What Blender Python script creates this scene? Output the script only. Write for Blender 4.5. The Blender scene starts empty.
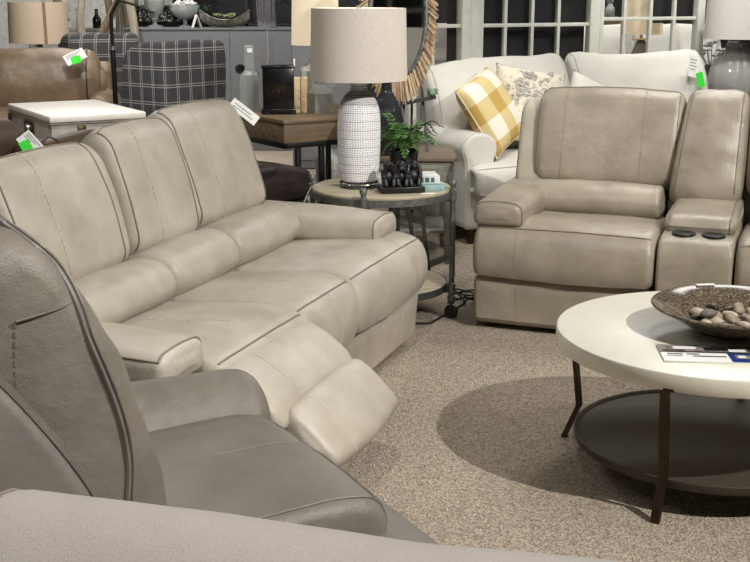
import bpy, bmesh, math, random
from mathutils import Vector, Matrix, noise
random.seed(7)
PI = math.pi
SC = bpy.context.scene
COL = SC.collection
R = math.radians

# ------------------------------------------------------------------ materials
def lin(c):
    return tuple(((v/255.0)/12.92 if v/255.0 <= .04045 else ((v/255.0+.055)/1.055)**2.4) for v in c)+(1.0,)

def base_mat(name, rough=.5, metal=0.0, spec=.5):
    m = bpy.data.materials.new(name); m.use_nodes = True
    nt = m.node_tree; b = nt.nodes['Principled BSDF']
    b.inputs['Roughness'].default_value = rough
    b.inputs['Metallic'].default_value = metal
    b.inputs['Specular IOR Level'].default_value = spec
    return m, nt, b

def coords(nt, scale=(1,1,1), kind='Object'):
    t = nt.nodes.new('ShaderNodeTexCoord'); mp = nt.nodes.new('ShaderNodeMapping')
    mp.inputs['Scale'].default_value = scale
    nt.links.new(t.outputs[kind], mp.inputs['Vector'])
    return mp.outputs['Vector']

def noise_tex(nt, vec, scale, detail=3, rough=.5):
    n = nt.nodes.new('ShaderNodeTexNoise')
    n.inputs['Scale'].default_value = scale; n.inputs['Detail'].default_value = detail
    n.inputs['Roughness'].default_value = rough
    nt.links.new(vec, n.inputs['Vector'])
    return n.outputs['Fac']

def ramp(nt, fac, stops, interp='LINEAR'):
    r = nt.nodes.new('ShaderNodeValToRGB'); r.color_ramp.interpolation = interp
    e = r.color_ramp.elements
    while len(e) < len(stops): e.new(.5)
    for i, (p, c) in enumerate(stops):
        e[i].position = p; e[i].color = lin(c)
    nt.links.new(fac, r.inputs['Fac'])
    return r.outputs['Color']

def mix(nt, fac, a, b):
    m = nt.nodes.new('ShaderNodeMix'); m.data_type = 'RGBA'
    if isinstance(fac, float): m.inputs[0].default_value = fac
    else: nt.links.new(fac, m.inputs[0])
    for v, i in ((a, 6), (b, 7)):
        if isinstance(v, tuple): m.inputs[i].default_value = v
        else: nt.links.new(v, m.inputs[i])
    return m.outputs[2]

def math_n(nt, op, a, b=None):
    m = nt.nodes.new('ShaderNodeMath'); m.operation = op
    for v, i in ((a, 0), (b, 1)):
        if v is None: continue
        if isinstance(v, (int, float)): m.inputs[i].default_value = v
        else: nt.links.new(v, m.inputs[i])
    return m.outputs[0]

def bump(nt, b, h, strength=.3, dist=.002):
    n = nt.nodes.new('ShaderNodeBump')
    n.inputs['Strength'].default_value = strength; n.inputs['Distance'].default_value = dist
    nt.links.new(h, n.inputs['Height']); nt.links.new(n.outputs['Normal'], b.inputs['Normal'])

def plain(name, c, rough=.5, metal=0.0, spec=.5, var=.08, vs=20):
    m, nt, b = base_mat(name, rough, metal, spec)
    f = noise_tex(nt, coords(nt), vs, 3)
    lo = tuple(max(0, v*(1-var)) for v in c); hi = tuple(min(255, v*(1+var)) for v in c)
    nt.links.new(ramp(nt, f, [(.3, lo), (.7, hi)]), b.inputs['Base Color'])
    return m

def leather(name, c, c2, rough=.42, grain=420, wr=.5):
    m, nt, b = base_mat(name, rough, 0, .5)
    v = coords(nt)
    f = noise_tex(nt, v, 5.5, 4, .6)
    nt.links.new(ramp(nt, f, [(.32, c2), (.68, c)]), b.inputs['Base Color'])
    vo = nt.nodes.new('ShaderNodeTexVoronoi'); vo.inputs['Scale'].default_value = grain
    nt.links.new(v, vo.inputs['Vector'])
    f2 = noise_tex(nt, v, 11, 5, .62)
    mp = nt.nodes.new('ShaderNodeMapping'); mp.inputs['Rotation'].default_value = (.5, .4, .2); mp.inputs['Scale'].default_value = (4, 5, 9)
    nt.links.new(v, mp.inputs['Vector'])
    f3 = noise_tex(nt, mp.outputs['Vector'], 1.6, 3, .5)
    s = math_n(nt, 'ADD', math_n(nt, 'ADD', math_n(nt, 'MULTIPLY', vo.outputs['Distance'], .12), math_n(nt, 'MULTIPLY', f2, 1.6)), math_n(nt, 'MULTIPLY', f3, .9))
    bump(nt, b, s, wr, .006)
    return m

def fabric(name, c, c2, scale=260, rough=.95, strength=.5, big=4):
    m, nt, b = base_mat(name, rough, 0, .15)
    v = coords(nt)
    f = noise_tex(nt, v, scale, 2, .6)
    f2 = noise_tex(nt, v, big, 3)
    s = math_n(nt, 'ADD', math_n(nt, 'MULTIPLY', f, .6), math_n(nt, 'MULTIPLY', f2, .4))
    nt.links.new(ramp(nt, s, [(.35, c2), (.65, c)]), b.inputs['Base Color'])
    bump(nt, b, f, strength, .002)
    b.inputs['Sheen Weight'].default_value = .2
    return m

def wood(name, c, c2, rough=.55, axis=0, scale=14):
    m, nt, b = base_mat(name, rough, 0, .35)
    sc = [scale*1.6]*3; sc[axis] = scale*.12
    v = coords(nt, tuple(sc))
    f = noise_tex(nt, v, 2.2, 6, .65)
    nt.links.new(ramp(nt, f, [(.3, c2), (.5, tuple((a+d)/2 for a, d in zip(c, c2))), (.7, c)]), b.inputs['Base Color'])
    bump(nt, b, f, .2, .002)
    return m

def glass(name, c, rough=.05, trans=.85, ior=1.3):
    m, nt, b = base_mat(name, rough, 0, .5)
    b.inputs['Base Color'].default_value = lin(c)
    b.inputs['Transmission Weight'].default_value = trans
    b.inputs['IOR'].default_value = ior
    return m

def carpet():
    m, nt, b = base_mat('carpet_tweed', 1.0, 0, .05)
    v = coords(nt)
    f = noise_tex(nt, v, 230, 3, .75)
    vo = nt.nodes.new('ShaderNodeTexVoronoi'); vo.inputs['Scale'].default_value = 175
    vo.inputs['Randomness'].default_value = 1
    nt.links.new(v, vo.inputs['Vector'])
    sep = nt.nodes.new('ShaderNodeSeparateColor'); nt.links.new(vo.outputs['Color'], sep.inputs['Color'])
    col1 = ramp(nt, sep.outputs[0], [(0.0, (100, 88, 76)), (.22, (148, 134, 117)), (.5, (184, 169, 150)), (.8, (206, 192, 173)), (1.0, (226, 214, 198))])
    col2 = ramp(nt, f, [(.3, (118, 105, 92)), (.7, (206, 193, 176))])
    big = noise_tex(nt, v, 1.1, 3)
    c3 = mix(nt, .45, col1, col2)
    hs = nt.nodes.new('ShaderNodeHueSaturation')
    nt.links.new(math_n(nt, 'ADD', math_n(nt, 'MULTIPLY', big, .25), .88), hs.inputs['Value'])
    nt.links.new(c3, hs.inputs['Color'])
    nt.links.new(hs.outputs['Color'], b.inputs['Base Color'])
    bump(nt, b, math_n(nt, 'ADD', f, vo.outputs['Distance']), .9, .006)
    return m

def stripes_fac(nt, coord, period, centers, width):
    """1 where frac(coord/period) is within width of one of the centers"""
    fr = math_n(nt, 'FRACT', math_n(nt, 'DIVIDE', coord, period))
    out = None
    for c in centers:
        d = math_n(nt, 'ABSOLUTE', math_n(nt, 'SUBTRACT', fr, c))
        s = math_n(nt, 'LESS_THAN', d, width)
        out = s if out is None else math_n(nt, 'MAXIMUM', out, s)
    return out

def plaid(name):
    m, nt, b = base_mat(name, .95, 0, .1)
    v = coords(nt)
    sx = nt.nodes.new('ShaderNodeSeparateXYZ'); nt.links.new(v, sx.inputs[0])
    hx = math_n(nt, 'SUBTRACT', sx.outputs[0], sx.outputs[1])
    a = stripes_fac(nt, hx, .125, (.42, .56), .022)
    z = stripes_fac(nt, sx.outputs[2], .125, (.42, .56), .022)
    n = noise_tex(nt, v, 300, 2)
    f = math_n(nt, 'MULTIPLY', math_n(nt, 'MAXIMUM', a, z), math_n(nt, 'ADD', math_n(nt, 'MULTIPLY', n, .5), .45))
    base = ramp(nt, n, [(.3, (58, 57, 58)), (.7, (82, 81, 82))])
    nt.links.new(mix(nt, f, base, lin((176, 175, 172))), b.inputs['Base Color'])
    bump(nt, b, n, .3, .002)
    return m

def gingham(name):
    m, nt, b = base_mat(name, .95, 0, .1)
    v = coords(nt)
    sx = nt.nodes.new('ShaderNodeSeparateXYZ'); nt.links.new(v, sx.inputs[0])
    def band(o, ph): return math_n(nt, 'LESS_THAN', math_n(nt, 'FRACT', math_n(nt, 'ADD', math_n(nt, 'DIVIDE', o, .25), ph)), .5)
    s = math_n(nt, 'ADD', band(sx.outputs[0], .3), band(sx.outputs[2], .1))
    n = noise_tex(nt, v, 260, 2)
    s2 = math_n(nt, 'DIVIDE', s, 2.0)
    c = ramp(nt, math_n(nt, 'ADD', s2, math_n(nt, 'MULTIPLY', math_n(nt, 'SUBTRACT', n, .5), .12)),
             [(.0, (226, 221, 206)), (.3, (219, 206, 170)), (.55, (206, 185, 130)), (1.0, (188, 157, 88))])
    nt.links.new(c, b.inputs['Base Color']); bump(nt, b, n, .4, .002)
    return m

def lampwoven(name):
    m, nt, b = base_mat(name, .6, 0, .4)
    v = coords(nt)
    sx = nt.nodes.new('ShaderNodeSeparateXYZ'); nt.links.new(v, sx.inputs[0])
    ang = math_n(nt, 'ARCTAN2', sx.outputs[1], sx.outputs[0])
    u = math_n(nt, 'MULTIPLY', ang, 52/(2*PI)); w = math_n(nt, 'MULTIPLY', sx.outputs[2], 105.0)
    n = noise_tex(nt, v, 26, 3)
    u2 = math_n(nt, 'ADD', u, math_n(nt, 'MULTIPLY', n, 1.2)); w2 = math_n(nt, 'ADD', w, math_n(nt, 'MULTIPLY', n, 1.4))
    def gap(o, k): return math_n(nt, 'LESS_THAN', math_n(nt, 'FRACT', o), k)
    g = math_n(nt, 'MULTIPLY', gap(u2, .44), gap(w2, .44))
    ln = math_n(nt, 'MULTIPLY', math_n(nt, 'LESS_THAN', math_n(nt, 'FRACT', math_n(nt, 'MULTIPLY', w2, .25)), .12), .5)
    big = noise_tex(nt, v, 14, 2)
    f = math_n(nt, 'MULTIPLY', math_n(nt, 'MAXIMUM', g, ln), math_n(nt, 'MULTIPLY', math_n(nt, 'GREATER_THAN', big, .36), .85))
    nt.links.new(mix(nt, f, lin((250, 249, 250)), lin((84, 84, 100))), b.inputs['Base Color'])
    bump(nt, b, math_n(nt, 'SUBTRACT', 1.0, f), .5, .003)
    return m

def speckle(name, a, bcol, c, rough=.15, scale=170):
    m, nt, b = base_mat(name, rough, 0, .6)
    v = coords(nt)
    vo = nt.nodes.new('ShaderNodeTexVoronoi'); vo.inputs['Scale'].default_value = scale
    nt.links.new(v, vo.inputs['Vector'])
    sep = nt.nodes.new('ShaderNodeSeparateColor'); nt.links.new(vo.outputs['Color'], sep.inputs['Color'])
    nt.links.new(ramp(nt, sep.outputs[0], [(.0, a), (.5, bcol), (.85, bcol), (1.0, c)]), b.inputs['Base Color'])
    return m

def linen_shade(name, c, c2, emit=0.0, ec=(255, 214, 160), scale=150):
    m, nt, b = base_mat(name, .9, 0, .1)
    v = coords(nt)
    sx = nt.nodes.new('ShaderNodeSeparateXYZ'); nt.links.new(v, sx.inputs[0])
    n1 = noise_tex(nt, coords(nt, (1, 1, 12)), scale*.35, 2)
    n2 = noise_tex(nt, coords(nt, (12, 12, 1)), scale*.35, 2)
    f = math_n(nt, 'MULTIPLY', math_n(nt, 'ADD', n1, n2), .5)
    nt.links.new(ramp(nt, f, [(.38, c2), (.62, c)]), b.inputs['Base Color'])
    if emit: b.inputs['Emission Color'].default_value = lin(ec); b.inputs['Emission Strength'].default_value = emit
    bump(nt, b, f, .4, .002)
    return m

M = {}
M['cream'] = leather('cream_leather', (187, 180, 166), (163, 155, 140), .42)
M['stone'] = leather('dimmed_cream_leather', (166, 157, 141), (143, 134, 119), .33)  # cream sofa's leather again; dimmer light painted into its colour
M['stoneside'] = leather('lit_suede_leather', (182, 174, 158), (168, 160, 144), .6)  # same leather as the loveseat; its lit side painted as a paler colour
M['taupe'] = leather('taupe_leather', (119, 112, 103), (101, 95, 87), .45, 520, .65)
M['taupeside'] = leather('taupe_leather_side', (111, 106, 100), (99, 94, 89), .5, 520, .4)
M['piping'] = plain('cream_piping', (128, 118, 100), .5)
M['stitch'] = plain('pale_stitch', (206, 199, 184), .7)
M['stitchstone'] = plain('taupe_stitch', (158, 149, 134), .7)
M['stitchdark'] = plain('brown_stitch', (128, 117, 100), .7)
M['taupepipe'] = plain('taupe_piping', (98, 93, 87), .5)
M['gap'] = plain('dark_lining', (26, 24, 22), .9)
M['blackplastic'] = plain('black_plastic', (24, 24, 25), .4)
M['suede'] = fabric('mauve_suede', (194, 186, 180), (180, 171, 165), 420, .95, .7, 9)
M['suedepipe'] = fabric('mauve_suede_piping', (158, 145, 136), (140, 128, 120), 340)
M['white_linen'] = fabric('white_linen', (214, 211, 203), (194, 191, 183), 240)
M['linenpipe'] = fabric('linen_piping', (190, 187, 178), (176, 172, 164), 240)
M['white_cloth'] = fabric('white_cloth', (240, 238, 230), (226, 223, 214), 200)
M['gingham'] = gingham('yellow_buffalo_check')
M['gingham_pipe'] = fabric('cream_cord', (232, 220, 188), (214, 198, 156))
M['carpet'] = carpet()
M['table_white'] = plain('ivory_lacquer', (226, 222, 206), .3, 0, .35, .015)
M['bronze'] = plain('bronze_metal', (70, 56, 44), .42, .8, .5, .1)
M['shelfbronze'] = plain('bronze_shelf', (74, 66, 58), .5, .35, .4, .06)
M['bowl'] = speckle('speckled_bowl', (44, 36, 28), (104, 92, 76), (150, 138, 120), .14, 210)
M['paper'] = plain('white_paper', (240, 240, 236), .6, 0, .3, .02)
M['green_tag'] = plain('green_sticker', (66, 226, 62), .6, 0, .3, .03)
M['ink'] = plain('grey_print', (150, 150, 150), .7)
M['blue'] = plain('blue_print', (38, 66, 132), .35)
M['darkprint'] = plain('dark_print', (44, 40, 42), .35)
M['greyprint'] = plain('grey_photo_print', (140, 130, 124), .35, 0, .4, .3, 60)
M['tabletop_wood'] = wood('weathered_wood_top', (196, 184, 160), (158, 146, 124), .6, 0, 10)
M['galv'] = plain('grey_galvanised_metal', (112, 112, 108), .5, .6, .5, .15, 40)
M['galvdark'] = plain('dark_galvanised_metal', (78, 78, 76), .5, .6, .5, .15, 40)
M['lampwoven'] = lampwoven('white_woven_ceramic')
M['acrylic'] = glass('clear_acrylic', (245, 248, 248), .02, .95, 1.45)
M['glassclear'] = glass('clear_glass', (216, 221, 217), .1, .7, 1.25)
M['glassgrey'] = glass('smoky_grey_glass', (208, 208, 203), .1, .4, 1.4)
M['glassdark'] = glass('dark_smoky_glass', (82, 86, 88), .08, .7, 1.4)
M['shade'] = linen_shade('beige_linen_shade', (220, 212, 202), (202, 193, 183))
M['shadewhite'] = linen_shade('white_linen_shade', (236, 233, 228), (226, 222, 216))
M['shadecream'] = linen_shade('cream_linen_shade', (238, 228, 206), (226, 214, 190), .24, (255, 226, 178))
M['shadetan'] = linen_shade('tan_linen_shade', (206, 186, 164), (188, 168, 146))
M['tantrim'] = plain('brown_trim', (128, 106, 86), .8)
M['fern'] = plain('fern_green', (80, 116, 60), .6, 0, .3, .3, 30)
M['ferndark'] = plain('dark_leaf_green', (30, 48, 28), .6, 0, .3, .4, 30)
M['blackgloss'] = plain('black_glaze', (18, 18, 18), .2)
M['statue'] = plain('black_bronze_statue', (30, 29, 28), .38, .2, .5, .2)
M['bookcyan'] = plain('pale_aqua_cover', (150, 184, 182), .6)
M['bookwhite'] = plain('white_cover', (226, 228, 222), .5)
M['bookteal'] = plain('teal_print', (62, 98, 104), .5)
M['pages'] = plain('book_pages', (222, 214, 196), .8)
M['bookcream'] = plain('cream_book_cover', (214, 190, 148), .7)
M['bookkraft'] = plain('kraft_book_cover', (196, 172, 134), .7)
M['greywood'] = wood('grey_painted_wood', (138, 136, 126), (112, 110, 102), .6, 2)
M['greywoodtop'] = wood('grey_brown_wood_top', (128, 114, 94), (98, 86, 70), .55, 0)
M['deskwood'] = wood('rustic_oak', (130, 110, 86), (88, 74, 58), .5, 0, 9)
M['blackmetal'] = plain('black_metal', (22, 22, 22), .45, .3)
M['darkleather'] = leather('espresso_leather', (50, 40, 38), (40, 32, 30), .35)
M['brownleather'] = leather('brown_leather', (130, 110, 88), (104, 86, 67), .36)
M['brownpipe'] = plain('dark_brown_piping', (62, 46, 34), .5)
M['darkbrown'] = leather('dark_brown_leather', (92, 74, 60), (78, 62, 50), .42)
M['trunkwhite'] = plain('white_lacquer', (226, 222, 214), .4, 0, .4, .03)
M['trunkside'] = plain('grey_wash_panel', (158, 154, 146), .6)
M['brass'] = plain('antique_brass', (92, 78, 54), .4, .8)
M['plaid'] = plaid('charcoal_plaid')
M['counter'] = plain('grey_laminate', (112, 113, 114), .6, 0, .3, .03)
M['partition'] = plain('off_white_paint', (208, 208, 198), .5, 0, .3, .03)
M['blackboard'] = plain('black_backing', (20, 20, 22), .8)
M['mirror'] = plain('mirror_silver', (225, 228, 228), .03, 1.0, .5, .01)
M['wall'] = plain('charcoal_wall_paint', (70, 70, 70), .9, 0, .2)
M['wallpale'] = plain('pale_grey_paint', (190, 190, 186), .9, 0, .2)
M['ceil'] = plain('ceiling_paint', (90, 90, 90), .9, 0, .2)
M['bark'] = wood('weathered_log', (150, 132, 110), (104, 88, 70), .9, 2, 8)
M['barkpale'] = wood('pale_birch_log', (186, 176, 160), (142, 130, 114), .9, 2, 8)
M['twig'] = wood('driftwood_twig', (196, 170, 140), (128, 100, 78), .8, 2, 20)
M['twigpale'] = wood('pale_driftwood', (222, 202, 168), (176, 150, 116), .8, 2, 20)
M['chrome'] = plain('brushed_silver', (190, 192, 196), .25, .9)
M['cement'] = plain('grey_cement', (130, 128, 122), .6)
M['gold'] = plain('bronze_gold_line', (88, 62, 36), .5, .6)
M['stoneA'] = plain('pebble_taupe', (146, 132, 114), .5, 0, .4, .15, 40)
M['stoneB'] = plain('pebble_grey', (108, 100, 92), .5, 0, .4, .2, 40)
M['stoneC'] = plain('pebble_cream', (186, 172, 150), .5, 0, .4, .12, 40)
M['stoneD'] = plain('pebble_dark', (48, 44, 42), .4, 0, .4, .2, 40)
M['shell'] = plain('pale_shell', (214, 204, 196), .6, 0, .3, .3, 60)
M['succulent'] = plain('pale_succulent', (170, 186, 140), .6, 0, .3, .3, 40)
M['moss'] = plain('pale_green_sand', (176, 186, 166), .8)
M['sprig'] = plain('grey_green_leaf', (112, 138, 112), .6)
M['driftbowl'] = plain('grey_metal_bowl', (140, 136, 124), .45, .4, .5, .3, 30)
M['rope'] = plain('grey_rope', (170, 166, 156), .9)
M['fluff'] = None
def flower_fabric():
    m, nt, b = base_mat('textured_floral_fabric', .95, 0, .1)
    v = coords(nt)
    f = noise_tex(nt, v, 24, 4, .7)
    nt.links.new(ramp(nt, f, [(.34, (150, 146, 152)), (.44, (214, 205, 186)), (.55, (228, 221, 205)), (.66, (204, 186, 142)), (.72, (222, 214, 196))]), b.inputs['Base Color'])
    bump(nt, b, f, .9, .01)
    return m
M['floral'] = flower_fabric()
M['quilt'] = fabric('grey_quilt', (176, 174, 170), (140, 138, 136), 20, .95, .8)

# ------------------------------------------------------------------ mesh helpers
class MB:
    def __init__(s): s.v = []; s.f = []; s.m = []
    def add(s, verts, faces, mi=0, T=None):
        o = len(s.v)
        for p in verts:
            p = Vector(p)
            s.v.append(T @ p if T is not None else p)
        for f in faces:
            s.f.append([i+o for i in f]); s.m.append(mi)
        return s
    def build(s, name, mats, parent=None, smooth=True, recalc=True, sharp=38):
        me = bpy.data.meshes.new(name)
        me.from_pydata([tuple(p) for p in s.v], [], s.f)
        if not isinstance(mats, (list, tuple)): mats = [mats]
        for m in mats: me.materials.append(m)
        for p, mi in zip(me.polygons, s.m): p.material_index = mi; p.use_smooth = smooth
        if recalc:
            bm = bmesh.new(); bm.from_mesh(me)
            bmesh.ops.recalc_face_normals(bm, faces=bm.faces)
            bm.to_mesh(me); bm.free()
        if smooth:
            try: me.set_sharp_from_angle(angle=R(sharp))
            except Exception: pass
        o = bpy.data.objects.new(name, me); COL.objects.link(o)
        if parent is not None: o.parent = parent
        return o

def thing(name, label, cat, loc=(0, 0, 0), rotz=0.0, group=None):
    o = bpy.data.objects.new(name, None); COL.objects.link(o)
    o.location = loc; o.rotation_euler = (0, 0, rotz); o.empty_display_size = .1
    return tag(o, label, cat, group)
def tag(o, label=None, cat=None, group=None, kind=None):
    if label: o['label'] = label
    if cat: o['category'] = cat
    if group: o['group'] = group
    if kind: o['kind'] = kind
    return o
def dup(root, loc, rotz=None, label=None):
    r = root.copy(); COL.objects.link(r); r.location = loc
    if rotz is not None: r.rotation_euler = (0, 0, rotz)
    if label: r['label'] = label
    for ch in list(root.children):
        c = ch.copy(); COL.objects.link(c); c.parent = r
        for g in list(ch.children):
            d = g.copy(); COL.objects.link(d); d.parent = c
    return r

def rpoly(pts, n=56, default=.03):
    """closed polygon (a,b[,r]) with rounded corners, resampled to n points"""
    P = [Vector((p[0], p[1])) for p in pts]; rr = [(p[2] if len(p) > 2 else default) for p in pts]
    k = len(P); dense = []
    for i in range(k):
        a, b, c = P[i-1], P[i], P[(i+1) % k]
        d1 = (a-b); d2 = (c-b); l1, l2 = d1.length, d2.length
        t = min(rr[i], l1*.49, l2*.49)
        s = b+d1/l1*t; e = b+d2/l2*t
        for j in range(9):
            u = j/8; dense.append(s*(1-u)**2+b*2*u*(1-u)+e*u*u)
    L = [0.0]
    m = len(dense)
    for i in range(m): L.append(L[-1]+(dense[(i+1) % m]-dense[i]).length)
    out = []; j = 0
    for i in range(n):
        t = L[-1]*i/n
        while L[j+1] < t: j += 1
        u = (t-L[j])/max(1e-9, L[j+1]-L[j])
        out.append(dense[j]*(1-u)+dense[(j+1) % m]*u)
    return out

def nz(p, f, s=0.0):
    return noise.noise(Vector((p[0]*f+s, p[1]*f+s*1.7, p[2]*f-s)))

class Pad:
    """a soft body: section (a,b) swept along an axis, ends rounded by rad, middle swollen by crown"""
    def __init__(s, sec, x0, x1, rad=.03, crown=.008, axis='x', nx=22, amp=.004, freq=5, seed=0, bulge=.01, deform=None):
        s.sec = sec; s.x0 = x0; s.x1 = x1; s.rad = rad; s.crown = crown; s.axis = axis
        s.amp = amp; s.freq = freq; s.seed = seed; s.bulge = bulge; s.deform = deform
        s.c = sum(sec, Vector((0, 0)))/len(sec)
        s.ha = max(abs(p.x-s.c.x) for p in sec); s.hb = max(abs(p.y-s.c.y) for p in sec)
        n = 7
        ts = [rad*(1-math.cos(PI/2*i/n)) for i in range(n)]
        mid = [rad+(x1-x0-2*rad)*i/nx for i in range(nx+1)]
        s.st = [x0+t for t in ts]+[x0+t for t in mid]+[x1-t for t in reversed(ts)]
    def pt(s, x, p, off=0.0):
        d = min(x-s.x0, s.x1-x); d = max(0.0, d)
        ins = s.rad-math.sqrt(max(0, s.rad**2-(s.rad-d)**2)) if d < s.rad else 0.0
        u = 2*(x-s.x0)/(s.x1-s.x0)-1
        g = s.crown*(1-u*u)-ins+off
        a = s.c.x+(p.x-s.c.x)*max(.02, 1+g/s.ha); b = s.c.y+(p.y-s.c.y)*max(.02, 1+g/s.hb)
        q = Vector((x, a, b)) if s.axis == 'x' else (Vector((a, x, b)) if s.axis == 'y' else Vector((a, b, x)))
        if s.amp:
            dirv = Vector((p.x-s.c.x, p.y-s.c.y)); dirv.normalize()
            k = (nz(q, s.freq, s.seed)+.5*nz(q, s.freq*2.3, s.seed+5))*s.amp
            if s.axis == 'x': q += Vector((0, dirv.x*k, dirv.y*k))
            elif s.axis == 'y': q += Vector((dirv.x*k, 0, dirv.y*k))
            else: q += Vector((dirv.x*k, dirv.y*k, 0))
        return s.deform(q) if s.deform else q
    def mesh(s, mb, mi=0):
        V = []; F = []; n = len(s.sec)
        for x in s.st:
            for p in s.sec: V.append(s.pt(x, p))
        m = len(s.st)
        for i in range(m-1):
            for j in range(n):
                k = (j+1) % n
                F.append([i*n+j, i*n+k, (i+1)*n+k, (i+1)*n+j])
        for end, base, sg in ((0, 0, -1), (1, (m-1)*n, 1)):
            ring = [V[base+j] for j in range(n)]
            cen = sum(ring, Vector((0, 0, 0)))/n
            ax = (V[n*(m-1)]-V[0]); ax.normalize()
            axv = {'x': Vector((1, 0, 0)), 'y': Vector((0, 1, 0)), 'z': Vector((0, 0, 1))}[s.axis]*sg
            prev = [base+j for j in range(n)]
            for sc_ in (.72, .4):
                b = s.bulge*(1-sc_*sc_)
                idx = []
                for p in ring:
                    idx.append(len(V)); V.append(cen+(p-cen)*sc_+axv*b)
                for j in range(n):
                    k = (j+1) % n; F.append([prev[j], prev[k], idx[k], idx[j]])
                prev = idx
            ci = len(V); V.append(cen+axv*s.bulge)
            for j in range(n): F.append([prev[j], prev[(j+1) % n], ci])
        mb.add(V, F, mi); return mb
    def near(s, a, b):
        return min(range(len(s.sec)), key=lambda i: (s.sec[i].x-a)**2+(s.sec[i].y-b)**2)
    def along(s, x, ab0, ab1, off=.001, way=0):
        """path over the section at station x from the point near ab0 to the point near ab1"""
        i, j = s.near(*ab0), s.near(*ab1); n = len(s.sec); out = []
        if way == 0: way = 1 if (j-i) % n <= n/2 else -1
        while True:
            out.append(s.pt(x, s.sec[i], off))
            if i == j: break
            i = (i+way) % n
        return out
    def ring(s, x, off=.001): return [s.pt(x, p, off) for p in s.sec]
    def across(s, ab, xa, xb, off=.001, n=26):
        p = s.sec[s.near(*ab)]
        return [s.pt(xa+(xb-xa)*i/n, p, off) for i in range(n+1)]

def tube(mb, path, r, closed=False, n=6, mi=0, taper=None):
    P = [Vector(p) for p in path]; m = len(P); V = []; F = []
    up = None
    for i in range(m):
        a = P[i-1] if (i > 0 or closed) else P[i]; b = P[(i+1) % m] if (i < m-1 or closed) else P[i]
        t = (b-a)
        if t.length < 1e-9: t = Vector((0, 0, 1))
        t.normalize()
        if up is None:
            up = t.orthogonal(); up.normalize()
        up = up-t*up.dot(t)
        if up.length < 1e-6: up = t.orthogonal()
        up.normalize(); w = t.cross(up)
        rr = r if taper is None else r*taper(i/(m-1))
        for k in range(n):
            an = 2*PI*k/n; V.append(P[i]+up*math.cos(an)*rr+w*math.sin(an)*rr)
    for i in range(m if closed else m-1):
        for k in range(n):
            k2 = (k+1) % n; i2 = (i+1) % m
            F.append([i*n+k, i*n+k2, i2*n+k2, i2*n+k])
    if not closed:
        F.append(list(range(n))); F.append([(m-1)*n+k for k in range(n)])
    mb.add(V, F, mi); return mb

def dashes(mb, path, r, dash=.012, gap=.008, mi=0):
    P = [Vector(p) for p in path]; L = [0]
    for a, b in zip(P, P[1:]): L.append(L[-1]+(b-a).length)
    def at(t):
        for i in range(len(P)-1):
            if L[i+1] >= t: 
                u = (t-L[i])/max(1e-9, L[i+1]-L[i]); return P[i].lerp(P[i+1], u)
        return P[-1]
    t = 0
    while t+dash < L[-1]:
        tube(mb, [at(t), at(t+dash*.5), at(t+dash)], r, False, 4, mi); t += dash+gap
    return mb

def lathe(mb, prof, cx=0, cy=0, n=40, mi=0, sx=1, sy=1, T=None, rib=None):
    V = []; F = []; m = len(prof)
    for r, z in prof:
        for k in range(n):
            a = 2*PI*k/n
            rr = r*(1+(rib(a, z) if rib else 0))
            V.append((cx+rr*math.cos(a)*sx, cy+rr*math.sin(a)*sy, z))
    for i in range(m-1):
        for k in range(n):
            k2 = (k+1) % n; F.append([i*n+k, i*n+k2, (i+1)*n+k2, (i+1)*n+k])
    if prof[0][0] > 1e-6: F.append(list(range(n)))
    if prof[-1][0] > 1e-6: F.append([(m-1)*n+k for k in range(n)])
    mb.add(V, F, mi, T); return mb

def bbox(mb, x0, x1, y0, y1, z0, z1, r=.004, mi=0, T=None):
    r = min(r, (x1-x0)*.45, (y1-y0)*.45, (z1-z0)*.45)
    V = []; F = []
    bm = bmesh.new(); bmesh.ops.create_cube(bm, size=1)
    for v in bm.verts:
        v.co = Vector(((x0+x1)/2+v.co.x*(x1-x0), (y0+y1)/2+v.co.y*(y1-y0), (z0+z1)/2+v.co.z*(z1-z0)))
    if r > 1e-5:
        bmesh.ops.bevel(bm, geom=bm.edges[:], offset=r, segments=2, profile=.5, affect='EDGES')
    bm.verts.index_update()
    V = [v.co.copy() for v in bm.verts]; F = [[v.index for v in f.verts] for f in bm.faces]
    bm.free(); mb.add(V, F, mi, T); return mb

def bar(mb, a, b, w, d=None, mi=0, side=None):
    """rectangular bar from a to b"""
    a, b = Vector(a), Vector(b); d = d or w; t = (b-a).normalized()
    s = Vector(side) if side else (Vector((0, 0, 1)) if abs(t.z) < .9 else Vector((1, 0, 0)))
    u = (s-t*s.dot(t)).normalized(); v = t.cross(u)
    V = []
    for p in (a, b):
        for x, y in ((-1, -1), (1, -1), (1, 1), (-1, 1)): V.append(p+u*x*w/2+v*y*d/2)
    mb.add(V, [[0, 1, 2, 3], [7, 6, 5, 4], [0, 4, 5, 1], [1, 5, 6, 2], [2, 6, 7, 3], [3, 7, 4, 0]], mi); return mb

def ball(mb, c, r, sx=1, sy=1, sz=1, n=16, m=10, mi=0, rot=None, amp=0, seed=0):
    V = []; F = []
    for i in range(m+1):
        th = PI*i/m
        for k in range(n):
            a = 2*PI*k/n
            p = Vector((math.sin(th)*math.cos(a)*sx, math.sin(th)*math.sin(a)*sy, math.cos(th)*sz))*r
            if amp: p *= 1+amp*nz(p/r, 1.4, seed)
            if rot: p = rot @ p
            V.append(Vector(c)+p)
    for i in range(m):
        for k in range(n):
            k2 = (k+1) % n; F.append([i*n+k, i*n+k2, (i+1)*n+k2, (i+1)*n+k])
    mb.add(V, F, mi); return mb

def weld(o):
    bm = bmesh.new(); bm.from_mesh(o.data); bmesh.ops.remove_doubles(bm, verts=bm.verts, dist=1e-5)
    bmesh.ops.recalc_face_normals(bm, faces=bm.faces); bm.to_mesh(o.data); bm.free(); return o

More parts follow.
